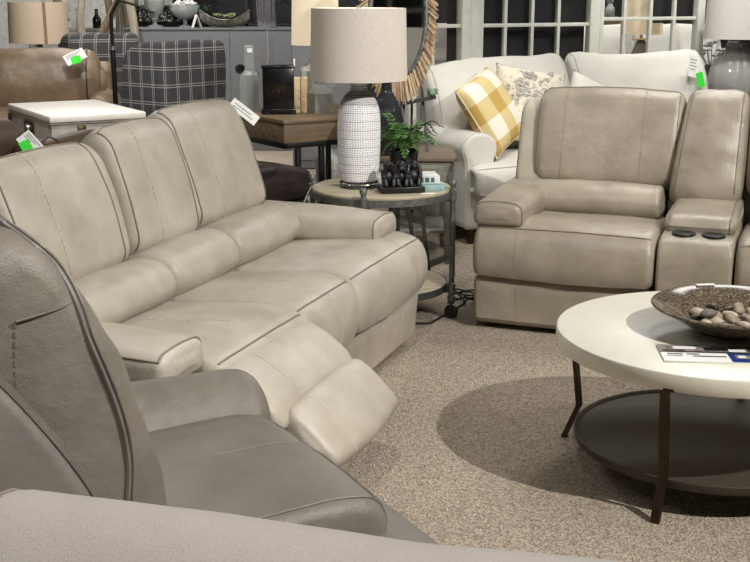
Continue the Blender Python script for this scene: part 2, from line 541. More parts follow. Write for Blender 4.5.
def pillow(mb, w, h, t, n=26, pinch=.05, amp=.006, seed=0, T=None):
    V = []; F = []
    for sgn in (1, -1):
        o = len(V)
        for i in range(n+1):
            for j in range(n+1):
                u = 2*i/n-1; v = 2*j/n-1
                x = u*w/2*(1-pinch*(1-v*v)*(abs(u)**3)); z = v*h/2*(1-pinch*(1-u*u)*(abs(v)**3))
                th = t/2*(max(0, (1-u**4))*max(0, (1-v**4)))**.55
                y = sgn*th
                k = nz((x, y, z), 7, seed)*amp*(1 if th > .01 else 0)
                V.append(Vector((x, y+k, z)))
        for i in range(n):
            for j in range(n):
                a = o+i*(n+1)+j; F.append([a, a+1, a+n+2, a+n+1])
    mb.add(V, F, 0, T)
    edge = [(2*i/n-1, -1) for i in range(n)]+[(1, 2*i/n-1) for i in range(n)]+[(1-2*i/n, 1) for i in range(n)]+[(-1, 1-2*i/n) for i in range(n)]
    path = [Vector((u*w/2*(1-pinch*(1-v*v)*(abs(u)**3)), 0, v*h/2*(1-pinch*(1-u*u)*(abs(v)**3)))) for u, v in edge]
    return path

def put(pad, name, mat, parent, pipes=(), stitches=(), pm='piping', sm='stitch', pr=.0032, sr=.0016):
    if mat == 'stone' and sm == 'stitch': sm = 'stitchstone'
    o = pad.mesh(MB()).build(name, M[mat], parent)
    for p in pipes:
        closed = isinstance(p, tuple); tube(MB(), p[0] if closed else p, pr, closed).build('piping', M[pm], o)
    for p in stitches:
        dashes(MB(), p, sr).build('stitching', M[sm], o)
    return o

# ------------------------------------------------------------------ camera
cam = bpy.data.cameras.new('camera'); cam_o = bpy.data.objects.new('camera', cam); COL.objects.link(cam_o)
cam.sensor_fit = 'HORIZONTAL'; cam.sensor_width = 36.0; cam.lens = 1150/750*36.0
cam_o.location = (0, 0, 1.45); cam_o.rotation_euler = (R(90-14.0), 0, 0)
cam.clip_start = .05; cam.clip_end = 100
SC.camera = cam_o

# ------------------------------------------------------------------ room
def struct(o, kind='structure'): o['kind'] = kind; return o
mb = MB(); bbox(mb, -9, 9, -3, 15, -.06, 0, 0); struct(mb.build('floor', M['carpet'], smooth=False))
mb = MB(); bbox(mb, -9, 9, -3, 15, 3.6, 3.7, 0); struct(mb.build('ceiling', M['ceil'], smooth=False))
mb = MB(); bbox(mb, -9, 9, 15, 15.1, 0, 3.6, 0); struct(mb.build('wall_back', M['wall'], smooth=False))
mb = MB(); bbox(mb, -9.1, -9, -3, 15, 0, 3.6, 0); struct(mb.build('wall_left', M['wall'], smooth=False))
mb = MB(); bbox(mb, 9, 9.1, -3, 15, 0, 3.6, 0); struct(mb.build('wall_right', M['wall'], smooth=False))
mb = MB(); bbox(mb, -9, 9, -3.1, -3, 0, 3.6, 0); struct(mb.build('wall_front', M['wall'], smooth=False))
mb = MB()
for i in range(19): bbox(mb, -6+i*.5-.03, -6+i*.5+.03, -3.0, -2.96, .3, 3.5, .004)
for i in range(8): bbox(mb, -6.03, 3.03, -2.995, -2.965, .3+i*.457-.03, .3+i*.457+.03, .004)
struct(mb.build('mirror_lattice_1', M['partition'], smooth=False))  # added lattice, out of view, for the driftwood mirror to reflect


# ------------------------------------------------------------------ reclining sofas (local frame: x along the sofa, y back from the front, z up)
BASE = rpoly([(-.075, .245, .02), (-.055, .03, .02), (.55, .03, .02), (.55, .245, .02)], 40)
SEAT = rpoly([(-.100, .25, .03), (-.122, .36, .08), (-.088, .462, .05), (.03, .492, .16), (.30, .468, .12), (.60, .45, .03), (.60, .25, .02)], 64)
LUMB = rpoly([(.40, .45, .06), (.345, .535, .08), (.40, .622, .07), (.49, .632, .05), (.66, .56, .03), (.66, .43, .03)], 56)
def head_sec(top=1.0, b=0.0):
    d = top-1.0
    return rpoly([(.56, .585+b, .04), (.498, .645+b, .06), (.532, .80+d*.4, .2), (.597, .985+d, .07), (.655, 1.02+d, .05), (.745, .97+d, .05), (.76, .60, .03)], 64)
SHELL = rpoly([(.56, .05, .02), (.93, .05, .03), (.95, .55, .1), (.875, .92, .06), (.80, .955, .04), (.70, .80, .1), (.60, .45, .05)], 52)

def seat_unit(root, x0, x1, k, leather_, top=1.0, lrad=.028, bot=0.0, dx=(0, 0), seat_x=None, head_x=None, base=True, slide=0.0, hl=(.035, .965), seams=(.22, .78), lum_in=(.04, .04), recl=0.0):
    sx0, sx1 = seat_x or (x0, x1)
    sh = (lambda q: q+Vector((0, -slide, 0)))
    if base:
        P = Pad(BASE, sx0+.003, sx1-.003, .022, .004, amp=.003, seed=k)
        put(P, 'front_panel', leather_, root,
            stitches=[P.along(sx0+t, (-.075, .24), (-.055, .04), .0012) for t in seams_x(sx0, sx1, x0, x1)])
    P = Pad(SEAT, sx0+.003, sx1-.003, .035, .012, amp=.007, freq=4.5, seed=k*3+1, deform=sh)
    w = (x0+x1)/2
    o = put(P, 'seat', leather_, root,
            pipes=[P.across((-.088, .465), sx0+.02, sx1-.02, .001)],
            stitches=[P.along(t, (-.085, .465), (-.115, .27), .0012) for t in [sx0+q for q in seams_x(sx0, sx1, x0, x1)]]
                     +[P.along(w+q, (.34, .465), (.0, .485), .0012) for q in (0.0,)])
    lx0, lx1 = x0+lum_in[0], x1-lum_in[1]
    lean = (lambda q: q+Vector((0, recl*max(0, (q.z-.45)), -recl*.15*max(0, q.z-.45))))
    low = (lambda q: q+Vector((0, 0, bot*max(0, (q.z-.45))/.17)))
    P = Pad(LUMB, lx0, lx1, lrad, .012, amp=.006, seed=k*5+2, deform=low)
    put(P, 'lumbar_cushion', leather_, root, pipes=[P.along(lx1-.035, (.60, .64), (.40, .46), .0012)] if False else [],
        stitches=[P.along(lx1-.03, (.58, .645), (.385, .47), .0012)])
    hx0, hx1 = head_x or (x0+.005, x1-.005)
    hs = head_sec(top, bot)
    P = Pad(hs, hx0, hx1, .05, .012, amp=.005, freq=4, seed=k*7+3, deform=lean, bulge=.004)
    W = hx1-hx0; d = top-1.0
    a, b = (.65, 1.02+d), (.515, .62+bot)
    put(P, 'headrest_cushion', leather_, root,
        pipes=[P.along(hx0+W*hl[1], a, b, .0012), P.along(hx0+W*hl[0], a, b, .0012), P.across((.65, 1.02+d), hx0+W*hl[0], hx0+W*hl[1], .0012)],
        stitches=[P.along(hx0+W*q, a, b, .0028) for q in seams], pr=.003, sr=.0019)
def seams_x(sx0, sx1, x0, x1):
    out = []
    if x0-sx0 > .05: out.append(x0-sx0)
    if sx1-x1 > .05: out.append(x1-sx0)
    return out or [(x1-x0)*.5]

def arm(root, x0, x1, y0, y1, leather_, zt=.60, zb=.475, k=0, step=True, inner=1):
    sec = rpoly([(x0, zb, .03), (x1, zb, .03), (x1, zt-.008, .04), ((x0+x1)/2, zt+.006, .1), (x0, zt-.008, .04)], 56)
    P = Pad(sec, y0, y1, .03, .006, axis='y', nx=18, amp=.005, seed=k*11, bulge=.008,
            deform=lambda q: q+Vector((0, 0, .02*max(0, (q.y-y0))/(y1-y0)*max(0, min(1, (q.z-zb)/.05)))))
    o = put(P, 'armrest', leather_, root, pipes=[P.along(y0+.018, *(((x1, zb+.01), (x0, zt-.02)) if inner > 0 else ((x1, zt-.02), (x0, zb+.01))), .0015, 1), [P.pt(y0+.018+(y1-y0-.05)*i/20, P.sec[P.near((x0 if inner > 0 else x1), zt-.02)], .001) for i in range(21)]])
    if step:
        sec = rpoly([(x0+.012, .44, .01), (x1-.012, .44, .01), (x1-.012, zb+.02, .012), (x0+.012, zb+.02, .012)], 24)
        P = Pad(sec, y0+.03, y1, .012, .0, axis='y', nx=6, amp=0)
        put(P, 'arm_ledge', leather_, root)
    sec = rpoly([(x0+.004, .05, .02), (x1-.004, .05, .02), (x1-.004, .46, .02), (x0+.004, .46, .02)], 28)
    P = Pad(sec, .12, y1+.04, .03, 0, axis='y', nx=6, amp=.003)
    put(P, 'arm_side', leather_, root)

def feet(root, xs, ys):
    for x in xs:
        for y in ys:
            mb = MB(); lathe(mb, [(.022, 0), (.026, .004), (.026, .04), (.02, .042)], x, y, 14); mb.build('foot', M['blackplastic'], root)

# ---- the long cream sofa
LS = thing('reclining_sofa', 'long cream leather three-seat reclining sofa with its near footrest raised', 'sofa', (.122, 4.744, 0), R(69.5))
XB = [-1.83, -1.25, -.79, -.22]
arm(LS, -.27, -.02, .02, .86, 'cream', zt=.575, k=1, inner=-1)
seat_unit(LS, XB[2], XB[3], 1, 'cream', 1.024, bot=-.008, seat_x=(XB[2], .0), lum_in=(.0, .01), head_x=(XB[2]-.01, XB[3]+.0), seams=(.3,), hl=(.04, .93), recl=.07)
seat_unit(LS, XB[1], XB[2], 2, 'cream', 1.0, bot=-.016, lum_in=(.0, .0), seams=(.33,), head_x=(XB[1]+.0, XB[2]-.02), hl=(.04, .9))
seat_unit(LS, XB[0], XB[1], 3, 'cream', .965, bot=-.028, lum_in=(.0, .0), seams=(.33,), head_x=(XB[0], XB[1]-.01), hl=(.04, .87), base=False, slide=.02, recl=.03)
arm(LS, -2.07, -1.84, -.07, .86, 'cream', zt=.560, zb=.455, k=2)
P = Pad(SHELL, -2.05, -.02, .03, .0, amp=.003, nx=50)
put(P, 'back_shell', 'cream', LS)
# raised footrest: two pads hinged down from the seat front
f1 = rpoly([(-.065, .462, .03), (-.175, .425, .06), (-.270, .345, .045), (-.282, .285, .03), (-.10, .38, .03)], 48)
f2 = rpoly([(-.272, .352, .04), (-.345, .305, .05), (-.435, .208, .045), (-.385, .15, .03), (-.255, .25, .03)], 48)
for i, f in enumerate((f1, f2)):
    P = Pad(f, XB[0]+.05*i, XB[1]-.005, .03, .014, amp=.004, seed=30+i)
    ab = ((-.065, .462), (-.27, .34)) if i == 0 else ((-.275, .345), (-.425, .2))
    put(P, 'footrest_pad', 'cream', LS, stitches=[P.along(XB[0]+.17, ab[1], ab[0], .0014, -1)])
for x in (XB[0]+.07, XB[1]-.09):
    mb = MB(); bar(mb, (x, .10, .22), (x, -.30, .25), .012, .03); bar(mb, (x+.01, .10, .12), (x+.01, -.22, .27), .012, .03); mb.build('footrest_linkage', M['blackmetal'], LS)
mb = MB(); bbox(mb, XB[0]+.02, XB[1]-.02, .08, .55, .05, .24, .01); mb.build('seat_frame', M['gap'], LS)
sec = rpoly([(-2.05, .03, .02), (-1.845, .03, .02), (-1.845, .45, .03), (-2.05, .45, .03)], 24)
put(Pad(sec, -.03, .2, .02, 0, axis='y', nx=4, amp=.002), 'arm_front', 'cream', LS)
mb = MB(); bbox(mb, -.008, .004, -.055, .0, .29, .385, .006); sp = mb.build('control_panel', M['galvdark'], LS)
mb = MB(); bbox(mb, .003, .009, -.042, -.014, .345, .365, .003); bbox(mb, .003, .009, -.042, -.014, .31, .33, .003); mb.build('button', M['chrome'], sp)
feet(LS, (-1.98, -.1), (.08, .84))

# ---- the loveseat with the console
RS = thing('reclining_loveseat', 'grey-beige leather reclining loveseat with a cup-holder console in the middle', 'loveseat', (.455, 5.0, 0), R(-20.5))
arm(RS, .0, .215, -.085, .80, 'stone', zt=.578, k=5)
seat_unit(RS, .2, .785, 11, 'stone', 1.0, bot=-.026, lrad=.018, seat_x=(0, .785), head_x=(.125, .80), lum_in=(-.07, .045), seams=(.2, .74), hl=(.02, .965))
seat_unit(RS, 1.10, 1.68, 12, 'stone', 1.0, bot=-.026, lrad=.018, seat_x=(1.10, 1.885), head_x=(1.09, 1.765), lum_in=(.045, -.07), seams=(.26, .8), hl=(.035, .98))
arm(RS, 1.67, 1.885, -.085, .80, 'stone', zt=.578, k=6, inner=-1)
P = Pad(SHELL, .02, 1.865, .03, 0, amp=.003, nx=50); put(P, 'back_shell', 'stone', RS)
for i, x in enumerate((.035, 1.70)):      # the soft side wing between arm and headrest
    sec = rpoly([(.50, .55, .05), (.62, .93, .05), (.70, .965, .04), (.80, .93, .04), (.86, .55, .05)], 40)
    P = Pad(sec, x, x+.15, .03, .0, amp=.004, seed=60+i); put(P, 'side_wing', 'stoneside', RS)
# console: body, cup holders, lid pad, tall back cushion
cs = rpoly([(-.095, .06, .02), (-.112, .40, .05), (-.09, .462, .03), (.0, .478, .04), (.62, .478, .03), (.62, .06, .02)], 56)
P = Pad(cs, .792, 1.094, .016, .002, amp=.002, seed=71, nx=14)
put(P, 'console_body', 'stone', RS)
for x in (.885, 1.005):
    mb = MB(); lathe(mb, [(.001, .4865), (.037, .4865), (.040, .4868), (.043, .4865), (.047, .4855), (.049, .480), (.049, .476), (.001, .474)], x, .015, 28)
    o = mb.build('cup_holder', M['blackplastic'], RS)
sec = rpoly([(.065, .475, .02), (.05, .515, .03), (.085, .543, .035), (.36, .556, .06), (.58, .556, .03), (.58, .475, .02)], 48)
P = Pad(sec, .795, 1.09, .03, .008, amp=.004, seed=73, nx=14)
put(P, 'console_lid', 'stone', RS, pipes=[P.along(.82, (.50, .6), (.1, .48), .001), P.along(1.065, (.50, .6), (.1, .48), .001)])
sec = rpoly([(.47, .52, .05), (.425, .60, .09), (.50, .84, .2), (.575, 1.0, .07), (.64, 1.03, .05), (.74, .98, .05), (.74, .52, .03)], 60)
P = Pad(sec, .812, 1.078, .035, .010, amp=.010, freq=7, seed=75, nx=18, deform=lambda q: q+Vector((-.05*(1.0-q.z)/.45*(1.08-q.x)/.27, 0, 0)))
put(P, 'console_back_cushion', 'stone', RS, pipes=[P.along(.835, (.64, 1.03), (.43, .58), .001), P.along(1.055, (.64, 1.03), (.43, .58), .001)])
feet(RS, (.07, 1.8), (.03, .84))

# ---- dark taupe recliner, seen from its open near side
GC = thing('recliner_sectional', 'dark taupe leather recliner section at the edge, seen from its armless side', 'recliner', (.03, 2.113, 0), R(120))
sec = rpoly([(-.10, .05, .02), (-.115, .36, .03), (.0, .40, .03), (.60, .38, .03), (.60, .05, .02)], 44)
put(Pad(sec, -.17, .775, .04, .004, amp=.003, seed=81), 'front_panel', 'taupeside', GC)
sec = rpoly([(.01, .33, .02), (-.012, .40, .05), (.012, .47, .04), (.09, .487, .1), (.36, .482, .1), (.62, .47, .04), (.62, .33, .02)], 60)
P = Pad(sec, .0, .60, .03, .012, amp=.006, seed=82)
put(P, 'seat', 'taupe', GC, pr=.0026, pipes=[P.along(.028, (.60, .47), (.0, .42), .001), P.across((.0, .455), .028, .57, .001), P.along(.34, (.40, .482), (.02, .478), -.0008)], stitches=[], pm='taupepipe')
sec = rpoly([(.555, .36, .04), (.775, .36, .04), (.785, .50, .09), (.67, .578, .12), (.55, .485, .09)], 48)
P = Pad(sec, -.02, .62, .06, .008, axis='y', amp=.006, seed=83, bulge=.012)
put(P, 'armrest', 'taupe', GC, stitches=[])
sec = rpoly([(.57, .05, .02), (.775, .05, .02), (.775, .40, .02), (.57, .40, .02)], 24)
put(Pad(sec, .0, .9, .02, 0, axis='y', amp=.002, nx=5), 'arm_side', 'taupeside', GC)
# back: cushion whose near side is a gusset framed by piping; lower and upper panels meet at a seam
bc = rpoly([(.44, .42, .08), (.445, .60, .2), (.495, .78, .2), (.555, .93, .15), (.635, 1.05, .07), (.70, 1.105, .05), (.80, 1.09, .06), (.84, .95, .1), (.70, .55, .06), (.60, .42, .05)], 84)
P = Pad(bc, -.03, .60, .085, .006, amp=.010, freq=7, seed=84, bulge=.012)
o = put(P, 'back_cushion', 'taupe', GC)
mb = MB()
inner = [(.70, 1.10), (.655, 1.06), (.622, 1.02), (.602, .96), (.592, .91), (.565, .83), (.543, .75), (.535, .67), (.545, .60), (.55, .52)]
def smooth_path(pts, n=6):
    out = []; k = len(pts)
    for i in range(k-1):
        p0, p1, p2, p3 = [Vector(pts[max(0, min(k-1, j))]) for j in (i-1, i, i+1, i+2)]
        for q in range(n):
            t = q/n
            out.append(.5*((2*p1)+(p2-p0)*t+(2*p0-5*p1+4*p2-p3)*t*t+(3*p1-p0-3*p2+p3)*t**3))
    out.append(Vector(pts[-1])); return out
def side_pt(y, z, off=.003):
    # height of the gusset surface at the near end of the back cushion
    best = None
    for f in gus_pts:
        d = (f.y-y)**2+(f.z-z)**2
        if best is None or d < best[0]: best = (d, f.x)
    return Vector((best[1]-off, y, z))
gmb = P.mesh(MB()); gus_pts = [p for p in gmb.v if p.x < .10]
sp_ = [side_pt(q.x, q.y) for q in smooth_path([(a, b) for a, b in inner], 5)]
def relax(path, n=6):
    p = [v.copy() for v in path]
    for _ in range(n):
        p = [p[0]]+[(p[i-1]+p[i]*2+p[i+1])/4 for i in range(1, len(p)-1)]+[p[-1]]
    return p
sp_ = relax(sp_); tube(mb, sp_, .0048); tube(mb, [q+Vector((.003, -.010, 0)) for q in sp_], .003)
tube(mb, relax([side_pt(q.x, q.y, .004) for q in smooth_path([(.597, .970), (.65, .962), (.705, .954)], 6)]), .002)
mb.build('piping', M['taupepipe'], o)
mb = MB(); dashes(mb, relax([side_pt(q.x, q.y, .0) for q in smooth_path([(.705, .953), (.71, .90), (.712, .82)], 6)]), .0016, .01, .006)
mb.build('stitching', M['taupepipe'], o)
# outer side shell: its piped front edge slopes back as it rises
sh = rpoly([(.57, .05, .02), (.575, .60, .08), (.645, .735, .10), (.735, .865, .12), (.84, .99, .06), (.93, 1.0, .05), (.98, .60, .1), (.93, .05, .03)], 72)
P = Pad(sh, -.075, .80, .035, .004, amp=.003, seed=86, bulge=.006)
put(P, 'back_shell', 'taupeside', GC, pipes=[P.along(-.062, (.575, .40), (.84, .99), .003), P.along(-.045, (.575, .40), (.84, .99), .002)], pm='taupepipe', pr=.0045)
feet(GC, (-.1, .7), (.03, .85))

# ---- the suede sofa the photograph looks over
FS = thing('suede_sofa', 'pinkish-grey suede sofa in the foreground, only its rounded back top showing', 'sofa', (-.445, 1.165, 0), R(-17.3))
sec = rpoly([(-.115, .30, .05), (-.125, .70, .1), (-.085, .89, .09), (-.01, .942, .09), (.07, .89, .1), (.10, .60, .1), (.09, .30, .05)], 64)
P = Pad(sec, -.02, 1.60, .09, .012, amp=.008, freq=4, seed=91, nx=60, bulge=.02)
o = put(P, 'back', 'suede', FS, pipes=[P.across((-.118, .80), .05, 1.5, .001), P.along(.045, (.07, .88), (-.118, .8), .0)], pm='suedepipe', pr=.0035)
sec = rpoly([(-.10, .06, .03), (.095, .06, .03), (.095, .45, .03), (-.10, .45, .03)], 32)
put(Pad(sec, 0, 1.58, .03, 0, amp=.003, nx=20), 'back_base', 'suede', FS)
sec = rpoly([(-.85, .06, .02), (-.10, .06, .02), (-.10, .27, .02), (-.85, .27, .02)], 32)
put(Pad(sec, .0, 1.58, .03, 0, amp=.003, nx=20), 'base', 'suede', FS)
for i in range(2):
    sec = rpoly([(-.87, .28, .05), (-.10, .28, .03), (-.10, .45, .05), (-.40, .47, .1), (-.87, .44, .06)], 44)
    put(Pad(sec, .20+i*.60, .785+i*.60, .05, .01, amp=.005, seed=95+i), 'seat_cushion', 'suede', FS)
for x in (-.01, 1.40):
    sec = rpoly([(x, .06, .03), (x+.19, .06, .03), (x+.20, .60, .08), (x-.01, .60, .08)], 40)
    put(Pad(sec, -.86, -.08, .05, .01, axis='y', amp=.004), 'armrest', 'suede', FS)
feet(FS, (.08, 1.5), (-.78, .04))

# ------------------------------------------------------------------ coffee table
TC = (1.05, 3.395)
CT = thing('coffee_table', 'round ivory coffee table on bronze legs with a dark lower shelf', 'coffee table', (TC[0], TC[1], 0))
mb = MB(); lathe(mb, [(.001, .392), (.470, .392), (.484, .397), (.487, .405), (.487, .442), (.484, .447), (.478, .449), (.001, .449)], n=128); mb.build('tabletop', M['table_white'], CT)
mb = MB(); lathe(mb, [(.001, .082), (.408, .082), (.416, .086), (.419, .092), (.419, .110), (.415, .112), (.409, .109), (.402, .102), (.001, .102)], n=128); mb.build('lower_shelf', M['shelfbronze'], CT)
for k in range(4):
    a = R(237.5+k*-89) if k < 2 else R((60, -36)[k-2])
    u = Vector((math.cos(a), math.sin(a), 0)); t = Vector((-u.y, u.x, 0))
    mb = MB()
    bar(mb, u*.470+Vector((0, 0, .418)), u*.432+Vector((0, 0, .118)), .026, .014, side=t)
    bar(mb, u*.432+Vector((0, 0, .124)), u*.482+Vector((0, 0, .0)), .026, .014, side=t)
    bar(mb, u*.478+t*.0+Vector((0, 0, .40)), u*.478+t*.03+Vector((0, 0, .40)), .008, .02)
    mb.build('leg', M['bronze'], CT)

BW = thing('decorative_bowl', 'wide speckled brown bowl of pebbles on the ivory coffee table', 'bowl', (1.095, 3.375, .449))
mb = MB(); lathe(mb, [(.001, .001), (.085, .001), (.10, .003), (.135, .018), (.185, .046), (.222, .070), (.246, .077), (.250, .082), (.247, .086), (.236, .084), (.216, .077), (.178, .056), (.130, .028), (.09, .017), (.001, .015)], n=96)
mb.build('bowl_body', M['bowl'], BW)
mb = MB(); bar(mb, (-.055, .2355, .088), (.005, .243, .088), .003, .014, side=(0, 0, 1)); tg = mb.build('price_strip', M['paper'], BW); tg['label'] = 'white price strip on the rim'

peb = []
pk = [('stoneA', 'brown-grey'), ('stoneC', 'cream'), ('stoneB', 'grey'), ('stoneA', 'tan')]
kinds = {}
def pebble(key, x, y, z, r, sq, rot, label, grp=None):
    if key not in kinds:
        mb = MB(); ball(mb, (0, 0, 0), 1, 1, .78, .58, 18, 12, amp=.12, seed=len(kinds)*3+1)
        o = weld(mb.build('pebble', M[key])); kinds[key] = o
    else:
        o = kinds[key].copy(); COL.objects.link(o)
    o.location = (x, y, z); o.scale = (r*sq, r, r); o.rotation_euler = (0, 0, rot)
    tag(o, label, 'pebble', grp); return o
# layered ring layout inside the bowl
BZ = .449
lay = []
for i in range(11):
    a = i*2*PI/11+.2; lay.append((.112*math.cos(a), .112*math.sin(a), .040, .022+.004*math.sin(i*2.1)))
for i in range(7):
    a = i*2*PI/7+.5; lay.append((.060*math.cos(a), .060*math.sin(a), .034, .024+.003*math.sin(i*3.1)))
lay.append((0, 0, .034, .025))
for i in range(6):
    a = i*2*PI/6+.1; lay.append((.082*math.cos(a), .082*math.sin(a), .060, .020+.003*math.cos(i*1.9)))
lay += [(.02, .02, .062, .022), (-.02, -.02, .060, .019)]
for i, (x, y, z, r) in enumerate(lay):
    dark = (i in (19+2, 5))
    key = 'stoneD' if dark else ('stoneA', 'stoneC', 'stoneB', 'stoneA', 'stoneC')[i % 5]
    if dark:
        lab = 'small black pebble near the edge of the heap in the speckled bowl' if i == 5 else 'black pebble on top of the heap in the speckled bowl'
        g = None
    else:
        nm = {'stoneA': 'brown-grey', 'stoneC': 'pale cream', 'stoneB': 'grey'}[key]
        lab = nm+' smooth pebble heaped in the speckled bowl'; g = nm+' pebbles in the bowl'
    pebble(key, BW.location.x+x, BW.location.y+y, BZ+z, r, 1.35, i*1.3, lab, g)

# magazine: a flat cover with its picture blocks
def brochure():
    o = thing('brochure', 'glossy furniture brochure lying flat on the ivory coffee table', 'brochure', (.812, 3.075, .4495), R(-5))
    w, d = .36, .155
    mb = MB(); bbox(mb, 0, w, 0, d, 0, .004, .0008); mb.build('pages', M['paper'], o)
    mb = MB()
    def q(x0, x1, y0, y1, mi, z=.0043): mb.add([(x0*w, y0*d, z), (x1*w, y0*d, z), (x1*w, y1*d, z), (x0*w, y1*d, z)], [[0, 1, 2, 3]], mi)
    q(.0, 1, .56, 1.0, 2); q(.0, 1, .52, .60, 1, .0044); q(.12, .3, .74, .9, 0, .0045); q(.36, .62, .66, .84, 1, .0045); q(.55, .68, .62, .78, 0, .0046)
    q(.7, .95, .66, .95, 1, .0045); q(.02, .2, .62, .68, 1, .0046); q(.3, .42, .88, .95, 0, .0046)
    q(.0, .52, .0, .52, 0, .0043); q(.05, .17, .40, .46, 1, .0045); q(.2, .30, .40, .46, 1, .0045); q(.24, .50, .28, .34, 1, .0045); q(.04, .16, .28, .35, 2, .0045)
    q(.52, 1.0, .0, .52, 3); 
    for i in range(5): q(.72, .95-.05*(i % 2), .42-i*.075, .45-i*.075, 0, .0045)
    q(.57, .68, .22, .44, 2, .0045); q(.59, .65, .26, .40, 0, .0046)
    mb.build('cover', [M['paper'], M['darkprint'], M['greyprint'], M['blue']], o, smooth=False, recalc=False)
brochure()

# ------------------------------------------------------------------ round side table on casters
SX, SY = .03, 5.19
ST = thing('side_table', 'round side table with grey pipe legs on casters and a low shelf', 'side table', (SX, SY, 0))
mb = MB(); lathe(mb, [(.001, .572), (.300, .572), (.312, .575), (.315, .580), (.315, .598), (.311, .602), (.001, .602)], n=72); mb.build('tabletop', M['tabletop_wood'], ST)
mb = MB(); lathe(mb, [(.316, .560), (.321, .560), (.321, .590), (.316, .590), (.316, .560)], n=72); mb.build('rim_band', M['galv'], ST)
mb = MB(); lathe(mb, [(.001, .135), (.295, .135), (.300, .140), (.300, .158), (.296, .162), (.001, .162)], n=72); mb.build('lower_shelf', M['tabletop_wood'], ST)
mb = MB(); lathe(mb, [(.301, .128), (.306, .128), (.306, .160), (.301, .160), (.301, .128)], n=72); mb.build('shelf_band', M['galvdark'], ST)
for k in range(4):
    a = R(-14+90*k); x, y = .330*math.cos(a), .330*math.sin(a)
    mb = MB(); lathe(mb, [(.001, .075), (.015, .075), (.015, .088), (.019, .09), (.019, .105), (.014, .107), (.014, .13), (.019, .132), (.019, .165), (.014, .168), (.0125, .19), (.0125, .545), (.017, .548), (.017, .60), (.012, .604), (.012, .618), (.017, .622), (.017, .636), (.012, .643), (.001, .645)], x, y, 18)
    l = mb.build('leg', M['galv'], ST)
    mb = MB(); c = Vector((x, y, .032)); sd = Vector((-math.sin(a), math.cos(a), 0))
    T = Matrix.Translation(c) @ Matrix(((math.cos(a), -math.sin(a), 0, 0), (math.sin(a), math.cos(a), 0, 0), (0, 0, 1, 0), (0, 0, 0, 1))) @ Matrix.Rotation(PI/2, 4, 'X')
    lathe(mb, [(.001, -.011), (.026, -.011), (.032, -.008), (.032, .008), (.026, .011), (.001, .011)], n=24, T=T)
    bar(mb, c+sd*.017+Vector((0, 0, -.004)), c+sd*.017+Vector((0, 0, .045)), .004, .024); bar(mb, c-sd*.017+Vector((0, 0, -.004)), c-sd*.017+Vector((0, 0, .045)), .004, .024)
    bar(mb, c-sd*.019+Vector((0, 0, .044)), c+sd*.019+Vector((0, 0, .044)), .006, .03)
    mb.build('caster', M['blackplastic'], l)
for k in range(2):
    a = R(-14+90*k); mb = MB(); u = Vector((math.cos(a), math.sin(a), 0))
    bar(mb, u*-.32+Vector((0, 0, .552)), u*.32+Vector((0, 0, .552)), .012, .03); bar(mb, u*-.32+Vector((0, 0, .128)), u*.32+Vector((0, 0, .128)), .012, .022)
    mb.build('cross_brace', M['galvdark'], ST)

# table lamp
ZT = .602
LP = thing('table_lamp', 'white woven ceramic table lamp with a beige drum shade on the round side table', 'lamp', (-.072, 5.17, ZT))
mb = MB(); lathe(mb, [(.001, 0), (.088, 0), (.090, .002), (.090, .024), (.088, .026), (.001, .026)], n=48); mb.build('acrylic_base', M['acrylic'], LP)
mb = MB(); lathe(mb, [(.001, .027), (.070, .027), (.080, .032), (.085, .05), (.092, .10), (.096, .17), (.097, .26), (.096, .31), (.091, .355), (.078, .39), (.056, .418), (.040, .43), (.036, .44), (.036, .458), (.042, .462), (.042, .474), (.034, .478), (.001, .489)], n=96)
mb.build('lamp_body', M['lampwoven'], LP)
mb = MB(); lathe(mb, [(.001, .489), (.012, .489), (.012, .56), (.001, .56)], n=16)
for k in range(3):
    a = 2*PI*k/3; bar(mb, (0, 0, .735), (.205*math.cos(a), .205*math.sin(a), .785), .003)
lathe(mb, [(.001, .56), (.004, .56), (.004, .765), (.010, .77), (.010, .80), (.001, .805)], n=12)
mb.build('harp', M['chrome'], LP)
def shade(parent, r0, r1, z0, z1, m, n=72, name='lamp_shade'):
    mb = MB(); lathe(mb, [(r0, z0), (r1, z1), (r1-.004, z1), (r0-.004, z0), (r0, z0)], n=n); return mb.build(name, M[m], parent)
shade(LP, .216, .208, .480, .790, 'shade')

# fern, statue, books, card
FP = thing('potted_fern', 'green fern in a glossy black pot behind the black statue', 'plant', (.135, 5.32, ZT))
mb = MB(); lathe(mb, [(.001, 0), (.040, 0), (.048, .01), (.066, .10), (.070, .145), (.068, .150), (.060, .148), (.056, .13), (.001, .125)], n=40); mb.build('pot', M['blackgloss'], FP)
def frond(mb, az, length, rise, droop, wid=.026, mi=0):
    P = []; n = 14
    for i in range(n+1):
        t = i/n; r = length*t*(1-.12*t); z = rise*math.sin(min(1, t*1.15)*PI*.62)-droop*t*t
        P.append(Vector((r*math.cos(az), r*math.sin(az), .132+z)))
    tube(mb, P, .0016, False, 4, mi)
    for i in range(2, n+1):
        t = i/n; d = (P[i]-P[i-1]).normalized(); s = d.cross(Vector((0, 0, 1))).normalized(); up = s.cross(d)
        L = wid*(math.sin(PI*min(1, t*.92+.08))**.6)
        for sg in (1, -1):
            a = P[i]; e = a+s*sg*L+d*L*.35-up*L*.15; m1 = a.lerp(e, .5)+d*.007+up*.003; m2 = a.lerp(e, .5)-d*.006+up*.001
            mb.add([a, m1, e, m2], [[0, 1, 2, 3]], mi)
mb = MB(); rf = random.Random(3)
for i in range(34):
    frond(mb, i*2*PI/34*1.0+rf.uniform(-.2, .2), rf.uniform(.12, .24), rf.uniform(.09, .18), rf.uniform(.0, .15), rf.uniform(.022, .032), i % 2 if i % 3 == 0 else 0)
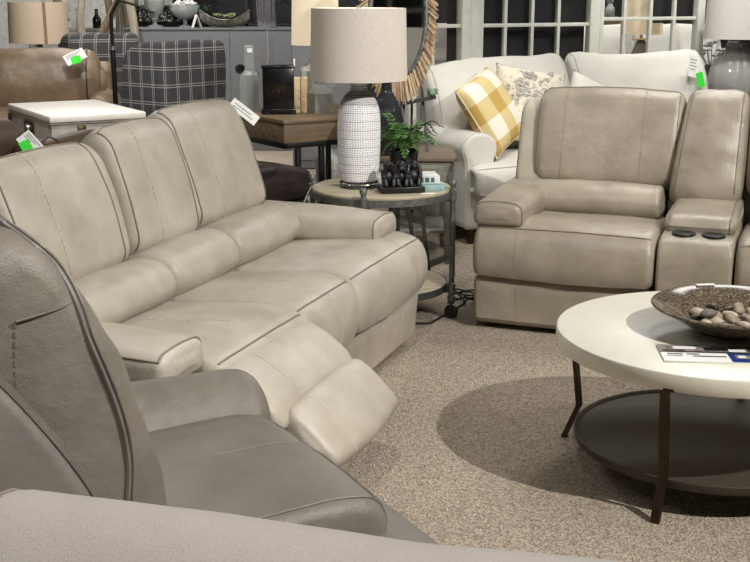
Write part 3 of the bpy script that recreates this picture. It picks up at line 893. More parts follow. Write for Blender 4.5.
mb.build('fronds', [M['fern'], M['ferndark']], FP, smooth=False, recalc=False)

SS = thing('monkey_statue', 'black statue of three crouching monkeys on a slab', 'statue', (.115, 5.035, ZT+.002), R(12))
mb = MB(); bbox(mb, -.098, .098, -.052, .052, 0, .026, .004); mb.build('plinth', M['statue'], SS)
for k in range(3):
    x = -.058+k*.057; mb = MB()
    ball(mb, (x, .012, .062), .030, 1, 1.05, 1.3, 18, 12)             # trunk
    ball(mb, (x, .004, .114), .0215, 1, 1.05, 1.05, 16, 12)           # head
    ball(mb, (x, -.014, .110), .0125, 1.05, .8, .9, 12, 8)            # muzzle
    for sg in (-1, 1):
        ball(mb, (x+sg*.0205, .006, .117), .0065, .6, 1, 1, 8, 6)     # ears
        tube(mb, [(x+sg*.012, .02, .036), (x+sg*.024, -.022, .066), (x+sg*.016, -.034, .030)], .0125, False, 10)  # leg
        ball(mb, (x+sg*.014, -.036, .031), .0095, 1, 1.5, .6, 10, 6)
        ball(mb, (x+sg*.0235, -.021, .066), .013, 1, 1, 1, 10, 8)
        hz = (.122, .104, .116)[k]; hx = (.010, .007, .022)[k]; hy = (-.022, -.028, -.002)[k]
        tube(mb, [(x+sg*.026, .006, .092), (x+sg*.030, -.018, .074), (x+sg*hx, hy, hz)], .0088, False, 10)
        ball(mb, (x+sg*hx, hy, hz), .0095, 1, .8, 1, 10, 6)
    o = mb.build('monkey', M['statue'], SS)
    md = o.modifiers.new('m', 'REMESH'); md.mode = 'VOXEL'; md.voxel_size = .0028; md.use_smooth_shade = True

def book(name, label, loc, rz, w, d, t, cover, spine_marks=None, cat='book', grp=None):
    o = thing(name, label, cat, loc, rz, grp)
    mb = MB(); bbox(mb, -w/2+.002, w/2-.004, -d/2+.004, d/2-.004, .003, t-.003, 0); mb.build('page_block', M['pages'], o)
    mb = MB(); bbox(mb, -w/2, w/2, -d/2, d/2, 0, .003, .001); bbox(mb, -w/2, w/2, -d/2, d/2, t-.003, t, .001); bbox(mb, -w/2, w/2, -d/2, -d/2+.003, 0, t, .001)
    o2 = mb.build('cover', M[cover], o)
    if spine_marks:
        mb = MB()
        for (a, b, z0, z1) in spine_marks: bbox(mb, a, b, -d/2-.0008, -d/2+.001, z0, z1, 0)
        mb.build('spine_print', M['bookteal'], o2)
    return o
book('book', 'pale aqua hardback lying under the white book on the round side table', (.232, 5.12, ZT), R(10), .135, .15, .031, 'bookcyan')
book('book', 'white hardback with teal spine blocks, on top of the aqua book', (.222, 5.135, ZT+.031), R(6), .118, .15, .034, 'bookwhite', [(-.052, -.014, .006, .028), (-.008, .012, .006, .028), (.018, .034, .006, .028)])
book('book', 'white paperback lying behind the woven lamp on the side table', (.03, 5.33, ZT), R(-30), .11, .16, .03, 'bookwhite')
mb = MB(); bbox(mb, -.035, .035, -.012, .012, 0, .0012, 0); o = mb.build('name_card', M['paper']); o.location = (.232, 4.985, ZT); o.rotation_euler = (0, 0, R(12)); tag(o, 'small blank white card lying near the rim of the round side table', 'card')
# cord of the lamp, and the heap of cords on the carpet by the loveseat
mb = MB(); tube(mb, [(-.16, 5.20, .606), (-.24, 5.20, .608), (-.29, 5.14, .605), (-.33, 5.12, .52), (-.35, 5.14, .25), (-.33, 5.2, .012), (-.1, 5.5, .008), (.2, 5.62, .008)], .003); tag(mb.build('lamp_cord', M['rope']), 'grey lamp cord trailing over the edge of the round side table', 'cord')
mb = MB(); P = []
for i in range(90):
    t = i/89; a = t*2*PI*2.6
    P.append(Vector((.43+.055*math.cos(a)+.03*math.sin(2.1*a)+.04*t, 5.40+.10*math.sin(a)*(.6+.4*t), .008+.018*(1+math.sin(a*1.7)))))
P += [Vector((.56, 5.36, .02)), Vector((.62, 5.42, .01)), Vector((.72, 5.50, .008))]
tube(mb, P, .005); tag(mb.build('power_cord', M['blackplastic']), 'tangled black power cord on the carpet beside the loveseat', 'cord')
mb = MB(); tube(mb, [(-.05, 5.05, .008), (.12, 4.99, .008), (.25, 5.0, .008), (.36, 5.2, .008), (.42, 5.32, .008)], .005); tag(mb.build('power_cord', M['blackplastic']), 'straight black cord running on the carpet under the round side table', 'cord')

# ------------------------------------------------------------------ grey end table behind, with vase, easel and mirror
ET = thing('end_table', 'grey painted end table with a drawer, behind the round side table', 'end table', (.17, 6.42, 0), R(0))
mb = MB(); bbox(mb, -.30, .275, -.26, .26, .575, .602, .006); mb.build('tabletop', M['greywoodtop'], ET)
mb = MB(); bbox(mb, -.28, .255, -.24, .24, .43, .575, .004); mb.build('apron', M['greywood'], ET)
mb = MB(); bbox(mb, -.22, .20, -.252, -.238, .448, .558, .004); dr = mb.build('drawer', M['greywood'], ET)
mb = MB(); bbox(mb, -.19, .17, -.256, -.250, .468, .538, .003); mb.build('drawer_panel', M['greywoodtop'], dr)
mb = MB(); ball(mb, (-.01, -.268, .503), .014); mb.build('knob', M['galvdark'], dr)
for x in (-.255, .23):
    for y in (-.215, .215):
        mb = MB(); bbox(mb, x-.022, x+.022, y-.022, y+.022, .10, .43, .003); lathe(mb, [(.001, 0), (.012, 0), (.016, .02), (.022, .05), (.014, .07), (.024, .085), (.024, .1), (.001, .1)], x, y, 18); mb.build('leg', M['greywood'], ET)
mb = MB(); bbox(mb, -.25, .225, -.20, .20, .17, .19, .004); mb.build('lower_shelf', M['greywood'], ET)
VS = thing('glass_vase', 'dark smoky glass vase with fluted shoulders behind the table lamp', 'vase', (.062, 6.27, .602))
mb = MB(); lathe(mb, [(.001, 0), (.075, 0), (.088, .02), (.098, .10), (.098, .19), (.085, .25), (.055, .30), (.03, .34), (.026, .38), (.032, .39), (.027, .39), (.022, .38), (.026, .34), (.05, .30), (.08, .25), (.093, .19), (.093, .10), (.083, .025), (.001, .012)], n=72, rib=lambda a, z: .025*math.sin(12*a)*max(0, min(1, (z-.1)/.1))); mb.build('vase_body', M['glassdark'], VS)
mb = MB(); tube(mb, [(0, 0, .39), (0, 0, .50)], .012); mb.build('neck', M['chrome'], VS)
# easel + driftwood mirror
MX, MY = .19, 6.47
EZ = thing('tabletop_easel', 'dark wooden easel on the grey end table holding the driftwood mirror', 'easel', (MX, MY, .602))
mb = MB(); bar(mb, (-.05, -.10, 0), (.0, .03, .65), .016, .012); mb.build('leg', M['galvdark'], EZ)
mb = MB(); bar(mb, (.10, -.10, 0), (.04, .03, .65), .016, .012); mb.build('leg', M['galvdark'], EZ)
mb = MB(); bar(mb, (.02, .20, 0), (.02, .035, .55), .014, .012); mb.build('leg', M['galvdark'], EZ)
mb = MB(); bar(mb, (-.08, -.085, .255), (.145, -.085, .30), .05, .018, side=(0, 1, 0)); mb.build('ledge', M['galvdark'], EZ)
MR = thing('driftwood_mirror', 'oval mirror ringed by pale driftwood twigs, standing behind the table lamp', 'mirror', (MX-.068, MY-.085, .975), R(-8))
tilt = Matrix.Rotation(R(-4), 4, 'X')
def ell(a, s=1.0, y=0.0, z0=.36): return tilt @ Vector((.155*s*math.cos(a), y, z0+.33*s*math.sin(a)))
mb = MB(); V = [ell(2*PI*i/64, .98, -.004) for i in range(64)]; V2 = [ell(2*PI*i/64, .98, .006) for i in range(64)]
mb.add(V+V2, [list(range(64)), list(range(127, 63, -1))]+[[i, (i+1) % 64, 64+(i+1) % 64, 64+i] for i in range(64)]); mb.build('mirror_glass', M['mirror'], MR, smooth=False)
mb = MB(); tube(mb, [ell(2*PI*i/64, 1.0, -.006) for i in range(64)], .014, True, 10); mb.build('inner_frame', M['galv'], MR)
mb = MB(); rt = random.Random(11)
for i in range(250):
    a = 2*PI*i/250+rt.uniform(-.01, .01); b = ell(a, 1.03, rt.uniform(-.014, .004))
    down = tilt @ Vector((math.cos(a)*.8, rt.uniform(-.02, .25)-.2, math.sin(a)*.6-.75)); down.normalize()
    L = rt.uniform(.06, .09)*(1.0+.7*max(0, -math.sin(a))**2)
    bar(mb, b, b+down*L, rt.uniform(.004, .009), .006, mi=0 if rt.random() < .55 else 1)
o = mb.build('driftwood_rim', [M['twig'], M['twigpale']], MR, smooth=False); tag(o, kind='stuff')
mb = MB(); rl = random.Random(5)
for i in range(9):
    a = rl.uniform(0, 2*PI); c = Vector((.0, 0, 0)); d = Vector((math.cos(a), .2, math.sin(a)))*.03; s = Vector((-d.z, 0, d.x))*.5
    mb.add([c, c+d*.6+s, c+d*1.3, c+d*.6-s], [[0, 1, 2, 3]])
for i in range(3): ball(mb, (rl.uniform(-.02, .02), rl.uniform(-.01, .01), rl.uniform(-.02, .02)), .018, 1, .8, .8, 8, 6)
o = mb.build('leaf_sprig', M['succulent']); o.location = (.31, 6.36, .935); tag(o, 'pale green leaf sprig tucked at the right of the driftwood mirror', 'leaves')
o.data.materials[0] = M['sprig']
# folding stand in front of the end table
FSD = thing('folding_stand', 'dark metal folding stand under the edge of the grey end table', 'stand', (.235, 5.80, 0), R(-8))
for x0, x1, y in ((-.06, .02, -.16), (.0, .07, -.10)):
    mb = MB(); bar(mb, (x0, y, .50), (x1, y-.04, .0), .02, .02); mb.build('leg', M['galvdark'], FSD)
mb = MB(); bar(mb, (-.15, .05, .50), (-.15, .03, .0), .02, .02); mb.build('leg', M['galvdark'], FSD)
mb = MB(); bar(mb, (.155, .12, .50), (.16, .14, .0), .02, .02); mb.build('leg', M['galvdark'], FSD)
mb = MB(); bar(mb, (.02, -.19, .12), (.158, .135, .12), .03, .02); bar(mb, (-.15, .03, .12), (.02, -.19, .12), .03, .02); mb.build('stretcher', M['galvdark'], FSD)
mb = MB(); bar(mb, (-.16, .05, .50), (.16, .12, .50), .02, .02); bar(mb, (-.06, -.17, .50), (.01, -.11, .50), .02, .02); bar(mb, (-.16, .05, .5), (-.06, -.17, .5), .02); bar(mb, (.01, -.11, .5), (.16, .12, .5), .02); mb.build('top_frame', M['galvdark'], FSD)

# ------------------------------------------------------------------ white sofa and its pillows
WSO = (.54, 6.67); WSA = 25
def ws(x, y, z=0.0):
    c, s = math.cos(R(WSA)), math.sin(R(WSA)); return (WSO[0]+x*c-y*s, WSO[1]+x*s+y*c, z)
WS = thing('linen_sofa', 'white linen two-seat sofa with rolled arms, behind the leather loveseat', 'sofa', (WSO[0], WSO[1], 0), R(WSA))
L = 2.25
for k, x in enumerate((0.0, L-.19)):
    sec = rpoly([(x+.0, .10, .02), (x+.18, .10, .02), (x+.18, .50, .06), (x+.215, .585, .07), (x+.15, .66, .09), (x+.03, .66, .09), (x-.035, .585, .07), (x+.0, .50, .06)], 60)
    P = Pad(sec, .0, .93, .022, .004, axis='y', nx=18, amp=.004, seed=100+k, bulge=.012, deform=lambda q: q+Vector((0, 0, .05*max(0, q.y-.35)*max(0, min(1, (q.z-.45)/.2)))))
    put(P, 'rolled_arm', 'white_linen', WS, pipes=[(P.ring(.022, .001),)], pm='linenpipe', pr=.004)
put(Pad(rpoly([(.01, .10, .02), (.92, .10, .02), (.92, .30, .02), (.01, .30, .02)], 40), .02, L-.02, .02, .0, amp=.002), 'base', 'white_linen', WS)
for k in range(2):
    x0 = (-.0, 1.13)[k]; x1 = (1.125, 2.25)[k]
    sec = rpoly([(-.12, .31, .03), (-.135, .40, .06), (-.115, .47, .04), (.20, .50, .1), (.62, .47, .04), (.62, .31, .03)], 56)
    P = Pad(sec, x0, x1, .03, .014, amp=.006, seed=110+k, deform=(lambda q: q+Vector((0, 0, 0))))
    # T-shaped front: behind the arm front the cushion narrows
    def tdef(q, x0=x0, x1=x1, k=k):
        t = max(0, min(1, (q.y+.02)/.03)); q = q.copy()
        if k == 0: q.x = max(q.x, x0+.20*t)
        else: q.x = min(q.x, x1-.20*t)
        return q
    P.deform = tdef
    put(P, 'seat_cushion', 'white_linen', WS, pipes=[P.across((-.115, .47), x0+.02, x1-.02, .001), P.across((-.12, .32), x0+.02, x1-.02, .001)], pm='linenpipe', pr=.004)
sec = rpoly([(.66, .30, .04), (.74, .93, .05), (.80, .96, .04), (.90, .92, .05), (.93, .30, .04)], 48)
put(Pad(sec, -.02, L+.02, .05, .0, amp=.003), 'back', 'white_linen', WS)
for k in range(2):
    x0 = (.03, 1.085)[k]; x1 = (1.055, 2.19)[k]
    sec = rpoly([(.46, .49, .07), (.42, .66, .14), (.50, .90, .12), (.60, 1.04, .05), (.68, 1.05, .05), (.72, .90, .10), (.64, .49, .05)], 60)
    def cush(q, x0=x0, x1=x1):
        u = 2*(q.x-x0)/(x1-x0)-1; z = q.z
        return q+Vector((-.015*u*max(0, (z-.8)), 0, (.035*u*u*(1 if True else 0)*max(0, (z-.75)/.3))*(1.0 if u > 0 or x0 > .5 else -1.0)))
    P = Pad(sec, x0, x1, .07, .016, amp=.012, freq=4.5, seed=120+k, deform=cush)
    put(P, 'back_cushion', 'white_linen', WS, pipes=[P.along(x0+.035, (.66, 1.05), (.44, .55), .001), P.along(x1-.035, (.66, 1.05), (.44, .55), .001)], pm='linenpipe', pr=.0035)
for x in (.06, L-.06):
    for y in (.06, .87):
        mb = MB(); lathe(mb, [(.001, 0), (.018, 0), (.028, .10), (.001, .10)], x, y, 14); mb.build('foot', M['bronze'], WS)
def swing(name, label, cat, loc, rot, group=None):
    o = thing(name, label, cat, loc, 0, group); o.rotation_euler = rot; return o
tgo = swing('price_tag', 'white price tag with a bright green sticker on the white sofa back', 'price tag', ws(2.02, .475, .985), (R(-12), R(12), R(WSA)))
mb = MB(); bbox(mb, -.042, .042, -.001, .001, -.085, .06, 0); mb.build('card', M['paper'], tgo)
mb = MB(); bbox(mb, .0, .06, -.004, -.002, -.16, -.06, 0, T=Matrix.Rotation(R(-22), 4, 'Y')); g = mb.build('sticker', M['green_tag'], tgo); g['label'] = 'bright green sticker'
mb = MB()
for i in range(4): bbox(mb, -.03, .025-.01*(i % 2), -.0018, -.0012, .03-i*.022, .037-i*.022, 0)
mb.build('print', M['ink'], tgo)

# pillows
PL = swing('yellow_pillow', 'yellow and cream buffalo-check pillow leaning on the white sofa', 'pillow', (.70, 6.97, .765), (R(-30), R(-14), R(62)))
mb = MB(); e = pillow(mb, .47, .47, .17, seed=3); weld(mb.build('cover', M['gingham'], PL)); mb = MB(); tube(mb, e, .005, True); mb.build('welt', M['gingham_pipe'], PL)
PL = swing('floral_pillow', 'cream textured rosette pillow leaning on the white sofa', 'pillow', ws(.60, .30, .775), (R(-18), R(10), R(WSA-8)))
mb = MB(); e = pillow(mb, .48, .48, .18, seed=5, amp=.012); o = weld(mb.build('cover', M['floral'], PL))
mb = MB(); rs = random.Random(21)
for i in range(46):
    x, z = rs.gauss(.02, .11), rs.gauss(.05, .11)
    if abs(x) > .2 or abs(z) > .21: continue
    y = -.09*(max(0, 1-(x/.24)**4)*max(0, 1-(z/.24)**4))**.55-.004; r0 = rs.uniform(.016, .034)
    P = []
    for j in range(20):
        a = j/19*2*PI*1.7; rr = r0*(.35+.65*j/19); P.append(Vector((x+rr*math.cos(a), y-.006*math.sin(j), z+rr*math.sin(a))))
    tube(mb, P, .0042, False, 5)
o2 = mb.build('rosette_ribbon', M['white_linen'], PL); tag(o2, kind='stuff')
PL = swing('cream_pillow', 'small plain cream pillow on the white sofa, showing over the leather headrest', 'pillow', ws(1.02, .20, .70), (R(-18), R(24), R(WSA)))
mb = MB(); e = pillow(mb, .46, .46, .16, seed=8); weld(mb.build('cover', M['white_cloth'], PL)); mb = MB(); tube(mb, e, .004, True); mb.build('welt', M['linenpipe'], PL)

# ------------------------------------------------------------------ divided-light screens behind the sofa
def screen(name, label, x0, x1, stileL, stileR, munt, black, rails, zt=2.1, yy=1.25):
    o = thing(name, label, 'screen', ws(0, yy), R(WSA))
    mb = MB(); bbox(mb, x0, x0+stileL, -.03, .03, .0, zt, .004); bbox(mb, x1-stileR, x1, -.03, .03, 0, zt, .004)
    bbox(mb, x0+stileL, x1-stileR, -.028, .028, 0, .25, .003); bbox(mb, x0+stileL, x1-stileR, -.028, .028, zt-.12, zt, .003)
    mb.build('frame', M['partition'], o)
    mb = MB()
    for m in munt: bbox(mb, m-.0125, m+.0125, -.016, .016, .25, zt-.12, .003)
    for r in rails: bbox(mb, x0+stileL, x1-stileR, -.015, .015, r-.0125, r+.0125, .003)
    mb.build('glazing_bars', M['partition'], o)
    for b0, b1, z0, z1 in black:
        mb = MB(); bbox(mb, b0, b1, .05, .06, z0, z1, 0); mb.build('backing_panel', M['blackboard'], o)
    return o
RAILS = [.69, .965, 1.24, 1.515, 1.79]
screen('paned_screen', 'white divided-light screen behind the driftwood mirror, partly open', .10, .70, .06, .07, [.415], [(.56, .63, .2, 2.0)], RAILS)
screen('paned_screen', 'white divided-light screen with black panes behind the white sofa', .70, 1.77, .10, .085, [.985, 1.205, 1.425], [(.80, 1.69, .2, 2.0)], RAILS)
screen('paned_screen', 'white divided-light screen with open panes showing a cream lamp behind', 1.77, 2.73, .035, .07, [2.0, 2.235, 2.455], [(1.81, 1.845, .2, 2.0), (2.31, 2.66, 1.24, 2.0)], [.97, 1.275, 1.58, 1.885])

# seen through the panes: a bed with pillows, a lamp on a night stand
BD = thing('bed', 'bed with a grey quilt seen through the open panes of the white screen', 'bed', ws(2.50, 2.05), R(WSA))
mb = MB(); bbox(mb, .0, 1.75, .0, .9, .08, .42, .03); mb.build('bed_base', M['greywood'], BD)
P = Pad(rpoly([(.0, .42, .05), (.0, .72, .08), (.9, .72, .08), (.9, .42, .05)], 40), .02, 1.73, .06, .01, amp=.004); put(P, 'mattress', 'white_cloth', BD)
P = Pad(rpoly([(-.02, .50, .05), (-.03, .80, .08), (.45, .86, .08), (.60, .74, .05), (.55, .50, .05)], 40), .1, 1.6, .1, .02, amp=.03, freq=4); put(P, 'quilt', 'quilt', BD)
mb = MB(); bbox(mb, .0, 1.75, .92, 1.0, .08, 1.18, .02); mb.build('headboard', M['wallpale'], BD)
mb = MB(); bbox(mb, .55, 1.75, .86, .92, 1.16, 1.24, .01); mb.build('headboard_rail', M['deskwood'], BD)
for k, x in enumerate((.20, .86, 1.32)):
    o = swing('bed_pillow', ('white pillow at the near end of the bed, beside the cream lamp', 'white pillow in the middle of the bed behind the screen', 'white pillow at the far end of the bed behind the screen')[k], 'pillow', ws(2.50+x, 2.05+.50, 1.0), (R(-18), 0, R(WSA)), None)
    mb = MB(); pillow(mb, .62 if k == 0 else .5, .42, .16, seed=30+k); weld(mb.build('cover', M['white_cloth'], o))
NS = thing('night_stand', 'white night stand under the cream-shaded lamp behind the screen', 'night stand', ws(2.53, 1.72), R(WSA))
mb = MB(); bbox(mb, -.22, .22, -.18, .18, .12, .80, .006); mb.build('body', M['partition'], NS)
for z in (.17, .48):
    mb = MB(); bbox(mb, -.20, .20, -.192, -.18, z, z+.27, .004); d = mb.build('drawer', M['partition'], NS); mb = MB(); ball(mb, (0, -.2, z+.135), .012); mb.build('knob', M['chrome'], d)
for x in (-.19, .19):
    for y in (-.15, .15): mb = MB(); bbox(mb, x-.018, x+.018, y-.018, y+.018, 0, .12, .002); mb.build('leg', M['partition'], NS)
L2 = thing('table_lamp', 'cream-shaded table lamp with a grey flared base seen through the white screen', 'lamp', ws(2.53, 1.72, .80), 0)
mb = MB(); lathe(mb, [(.001, 0), (.125, 0), (.13, .01), (.12, .10), (.07, .20), (.04, .27), (.03, .30), (.001, .30)], n=40); mb.build('lamp_body', M['cement'], L2)
mb = MB(); lathe(mb, [(.001, .30), (.07, .30), (.075, .305), (.07, .312), (.012, .315), (.012, .36), (.001, .36)], n=32); mb.build('collar', M['chrome'], L2)
shade(L2, .165, .155, .345, .75, 'shadecream')
BT = thing('glass_bottle', 'small glass bottle on a ledge behind the white screen', 'bottle', ws(2.24, 1.75, 1.285), 0)
mb = MB(); lathe(mb, [(.001, 0), (.035, 0), (.038, .01), (.038, .06), (.02, .085), (.02, .10), (.026, .105), (.026, .125), (.001, .125)], n=24); mb.build('bottle_body', M['glassclear'], BT)
SH = thing('wall_ledge', 'grey ledge carrying a small bottle behind the white screen', 'shelf', ws(2.24, 1.75), R(WSA)); mb = MB(); bbox(mb, -.12, .02, -.08, .08, 1.26, 1.285, .003); mb.build('board', M['greywood'], SH); mb = MB(); bbox(mb, -.12, -.08, -.03, .03, 0, 1.26, .003); mb.build('post', M['greywood'], SH)
AC = thing('wingback_seat', 'white upholstered high back seat seen through the left screen', 'seat', ws(.68, 2.3), R(WSA))
P = Pad(rpoly([(.0, .10, .04), (.0, 1.22, .06), (.16, 1.22, .06), (.18, .10, .04)], 40), .0, .62, .05, .01, amp=.004); put(P, 'back', 'white_cloth', AC)
P = Pad(rpoly([(-.5, .12, .04), (-.5, .92, .12), (-.25, .98, .08), (.0, .90, .05), (.0, .12, .04)], 40), .02, .60, .06, .01, amp=.02); put(P, 'heaped_throw', 'quilt', AC)
PO = thing('wooden_post', 'tan wooden post seen between the panes of the left screen', 'post', ws(.87, 1.68), R(WSA)); mb = MB(); bbox(mb, -.03, .03, -.03, .03, 0, 2.2, .004); mb.build('post', M['tabletop_wood'], PO)

# right-hand lamp on its own table
LT = thing('accent_table', 'small grey accent table under the white-shaded glass lamp', 'table', (2.66, 8.60, 0), 0)
mb = MB(); lathe(mb, [(.001, .62), (.30, .62), (.305, .63), (.30, .65), (.001, .65)], n=48); mb.build('tabletop', M['greywoodtop'], LT)
for k in range(3):
    a = 2*PI*k/3+.5; mb = MB(); bar(mb, (.24*math.cos(a), .24*math.sin(a), .0), (.20*math.cos(a), .20*math.sin(a), .62), .035); mb.build('leg', M['greywood'], LT)
L3 = thing('glass_lamp', 'smoky ribbed glass lamp with a white shade, right of the white sofa', 'lamp', (2.66, 8.60, .65), 0)
mb = MB(); lathe(mb, [(.001, 0), (.12, 0), (.165, .05), (.195, .14), (.198, .20), (.18, .28), (.125, .36), (.075, .42), (.065, .45), (.001, .455)], n=96, rib=lambda a, z: .02*math.cos(14*a)); mb.build('lamp_body', M['glassgrey'], L3)
mb = MB(); lathe(mb, [(.001, .45), (.062, .45), (.066, .455), (.066, .47), (.05, .475), (.014, .48), (.014, .54), (.001, .54)], n=32); mb.build('collar', M['chrome'], L3)
shade(L3, .245, .235, .485, .86, 'shadewhite')
FL = thing('flower_bunch', 'pale cream flowers behind the smoky glass lamp', 'flowers', (2.62, 9.10, 0), 0)
mb = MB(); lathe(mb, [(.001, 0), (.05, 0), (.07, .1), (.06, .75), (.05, .92), (.001, .92)], n=24); mb.build('vase', M['greywood'], FL)
rr = random.Random(8)
for i in range(12):
    mb = MB(); c = (rr.uniform(-.12, .12), rr.uniform(-.08, .08), rr.uniform(.98, 1.2))
    for j in range(6): ball(mb, (c[0]+.02*math.cos(j*1.05), c[1]+.02*math.sin(j*1.05), c[2]), .022, 1, 1, .6, 8, 6, amp=.3, seed=i)
    bar(mb, (0, 0, .85), c, .005); mb.build('flower', M['shell'], FL)

# ------------------------------------------------------------------ oak desk and what stands on it
DO = (-.515, 6.53); DA = 35
def dk(x, y, z=0.0):
    c, s = math.cos(R(DA)), math.sin(R(DA)); return (DO[0]+x*c-y*s, DO[1]+x*s+y*c, z)
DS = thing('desk', 'rustic oak desk with a black metal frame behind the cream sofa', 'desk', (DO[0], DO[1], 0), R(DA))
mb = MB(); bbox(mb, -.01, .81, -.01, .80, .735, .76, .004); mb.build('desktop', M['deskwood'], DS)
mb = MB(); bbox(mb, 0, .80, 0, .79, .625, .735, .003); mb.build('apron', M['deskwood'], DS)
mb = MB(); bbox(mb, 0, .80, .0, .025, .595, .625, .002); bbox(mb, 0, .80, .765, .79, .595, .625, .002); bbox(mb, 0, .025, 0, .79, .595, .625, .002); bbox(mb, .775, .80, 0, .79, .595, .625, .002); mb.build('metal_frame', M['blackmetal'], DS)
for x, y in ((.10, .02), (.26, .02), (.77, .02), (.02, .74), (.77, .74)):
    mb = MB(); bbox(mb, x-.014, x+.014, y-.014, y+.014, 0, .6, .002); mb.build('leg', M['blackmetal'], DS)
def at(o, p, rz=0): o.location = p; o.rotation_euler = (0, 0, rz); return o
DC = thing('glass_decanter', 'clear textured glass bottle with a square neck at the left of the oak desk', 'bottle', (-.76, 7.08, .76), R(20))
mb = MB(); lathe(mb, [(.001, 0), (.060, 0), (.064, .01), (.064, .18), (.058, .215), (.040, .235), (.036, .245)], n=8); lathe(mb, [(.036, .245), (.038, .25), (.038, .39), (.034, .392), (.034, .25)], n=4, T=Matrix.Rotation(R(25), 4, 'Z')); mb.build('bottle_body', M['glassclear'], DC, smooth=False)
mb = MB(); bbox(mb, -.022, .008, -.040, -.036, .35, .375, 0); mb.build('price_sticker', M['paper'], DC)
mb = MB(); lathe(mb, [(.018, -.006), (.03, -.006), (.03, .006), (.018, .006), (.018, -.006)], n=24, T=Matrix.Translation((-.055, .02, .25)) @ Matrix.Rotation(PI/2, 4, 'X')); mb.build('ring_handle', M['blackmetal'], DC)
BX = thing('black_box', 'black lacquer box with faint gold scrollwork on the oak desk', 'box', (-.575, 6.905, .76), R(6))
mb = MB(); bbox(mb, -.092, .092, -.06, .06, .025, .275, .004); bbox(mb, -.098, .098, -.066, .066, .268, .282, .003); mb.build('box_body', M['blackgloss'], BX)
mb = MB(); bbox(mb, -.102, .102, -.07, .07, .012, .032, .003)
for x in (-.08, .08): bbox(mb, x-.022, x+.022, -.07, .07, 0, .014, .002)
mb.build('plinth', M['blackgloss'], BX)
mb = MB()
for sg in (1, -1):
    for k in range(4):
        P = []
        for i in range(22):
            t = i/21; a = t*2*PI*1.15; r = (.026-.004*k)*(1-t*.75)
            P.append(Vector((sg*(.012+k*.019+r*math.cos(a)), -.0605, .13+(.018 if k % 2 else -.012)+r*math.sin(a)*1.3)))
        tube(mb, P, .0008, False, 4)
for k in range(5):
    a = R(40+k*25); tube(mb, [(0, -.0605, .125), (.03*math.cos(a), -.0605, .125+.045*math.sin(a)), (.012*math.cos(a)*3.2, -.0605, .125+.05*math.sin(a))], .0012, False, 4)
mb.build('scrollwork', M['gold'], BX)
def vbook(label, x, y, rz, cover, h=.205):
    o = thing('book', label, 'book', (x, y, .76), rz)
    mb = MB(); bbox(mb, -.014, .014, -.075, .07, .003, h-.004, 0); mb.build('page_block', M['pages'], o)
    mb = MB(); bbox(mb, -.017, -.014, -.078, .075, 0, h, .001); bbox(mb, .014, .017, -.078, .075, 0, h, .001); bbox(mb, -.017, .017, -.08, -.076, 0, h, .001); mb.build('cover', M[cover], o)
vbook('cream upright book touching the black lacquer box', -.468, 7.02, R(2), 'bookcream')
vbook('tan upright book standing next to the cream book', -.425, 7.035, R(0), 'bookkraft')
HX = thing('stone_lamp', 'grey stone six-sided lamp base on the oak desk', 'lamp', (-.335, 6.985, .76), R(15))
mb = MB(); lathe(mb, [(.001, 0), (.085, 0), (.085, .115), (.075, .125), (.03, .165), (.024, .21), (.001, .21)], n=6); mb.build('lamp_body', M['cement'], HX, smooth=False)
mb = MB(); lathe(mb, [(.001, .21), (.010, .21), (.010, .33), (.001, .33)], n=16); mb.build('stem', M['chrome'], HX)
mb = MB(); P = [Vector((-.09-.02*math.sin(i*1.3), -.02, .02+.01*i)) for i in range(12)]; tube(mb, P, .003)
TW = at(mb.build('twig', M['twig']), (-.345, 6.90, .765)); tag(TW, 'crooked dry twig leaning by the grey stone lamp base', 'twig')
L4 = thing('table_lamp', 'tall cream-shaded lamp with a clear hammered glass base at the back of the desk', 'lamp', (-.37, 7.30, .76), 0)
mb = MB(); lathe(mb, [(.001, 0), (.10, 0), (.105, .01), (.105, .23), (.085, .255), (.045, .275), (.04, .30), (.001, .31)], n=10); mb.build('lamp_body', M['glassclear'], L4, smooth=False)
mb = MB(); lathe(mb, [(.001, .31), (.03, .31), (.03, .38), (.001, .38)], n=20); mb.build('collar', M['chrome'], L4)
shade(L4, .150, .142, .385, .70, 'shadecream')

OT = thing('leather_ottoman', 'dark brown leather ottoman tucked between the cream sofa and the oak desk', 'ottoman', (-.90, 6.36, 0), R(-40)); OT.scale = (1, 1, 1.14)
P = Pad(rpoly([(-.36, .08, .03), (-.36, .30, .03), (.36, .30, .03), (.36, .08, .03)], 40), -.42, .42, .03, .0, amp=.003); put(P, 'base', 'darkleather', OT)
P = Pad(rpoly([(-.36, .30, .03), (-.37, .44, .06), (.0, .51, .2), (.37, .44, .06), (.36, .30, .03)], 56), -.43, .43, .05, .01, amp=.006, bulge=.02); put(P, 'seat_cushion', 'darkleather', OT)
for x in (-.36, .36):
    for y in (-.3, .3): mb = MB(); lathe(mb, [(.001, 0), (.02, 0), (.026, .08), (.001, .08)], x, y, 12); mb.build('foot', M['blackplastic'], OT)
CN = thing('grey_canister', 'grey metal canister standing on the floor beyond the oak desk', 'canister', (-.30, 8.1, 0), 0)
mb = MB(); lathe(mb, [(.001, 0), (.12, 0), (.125, .02), (.12, .32), (.08, .38), (.05, .40), (.05, .43), (.001, .43)], n=32); mb.build('body', M['galv'], CN)
mb = MB(); tube(mb, [(.12, 0, .2), (.16, 0, .22), (.16, 0, .30), (.11, 0, .33)], .008); mb.build('handle', M['galvdark'], CN)

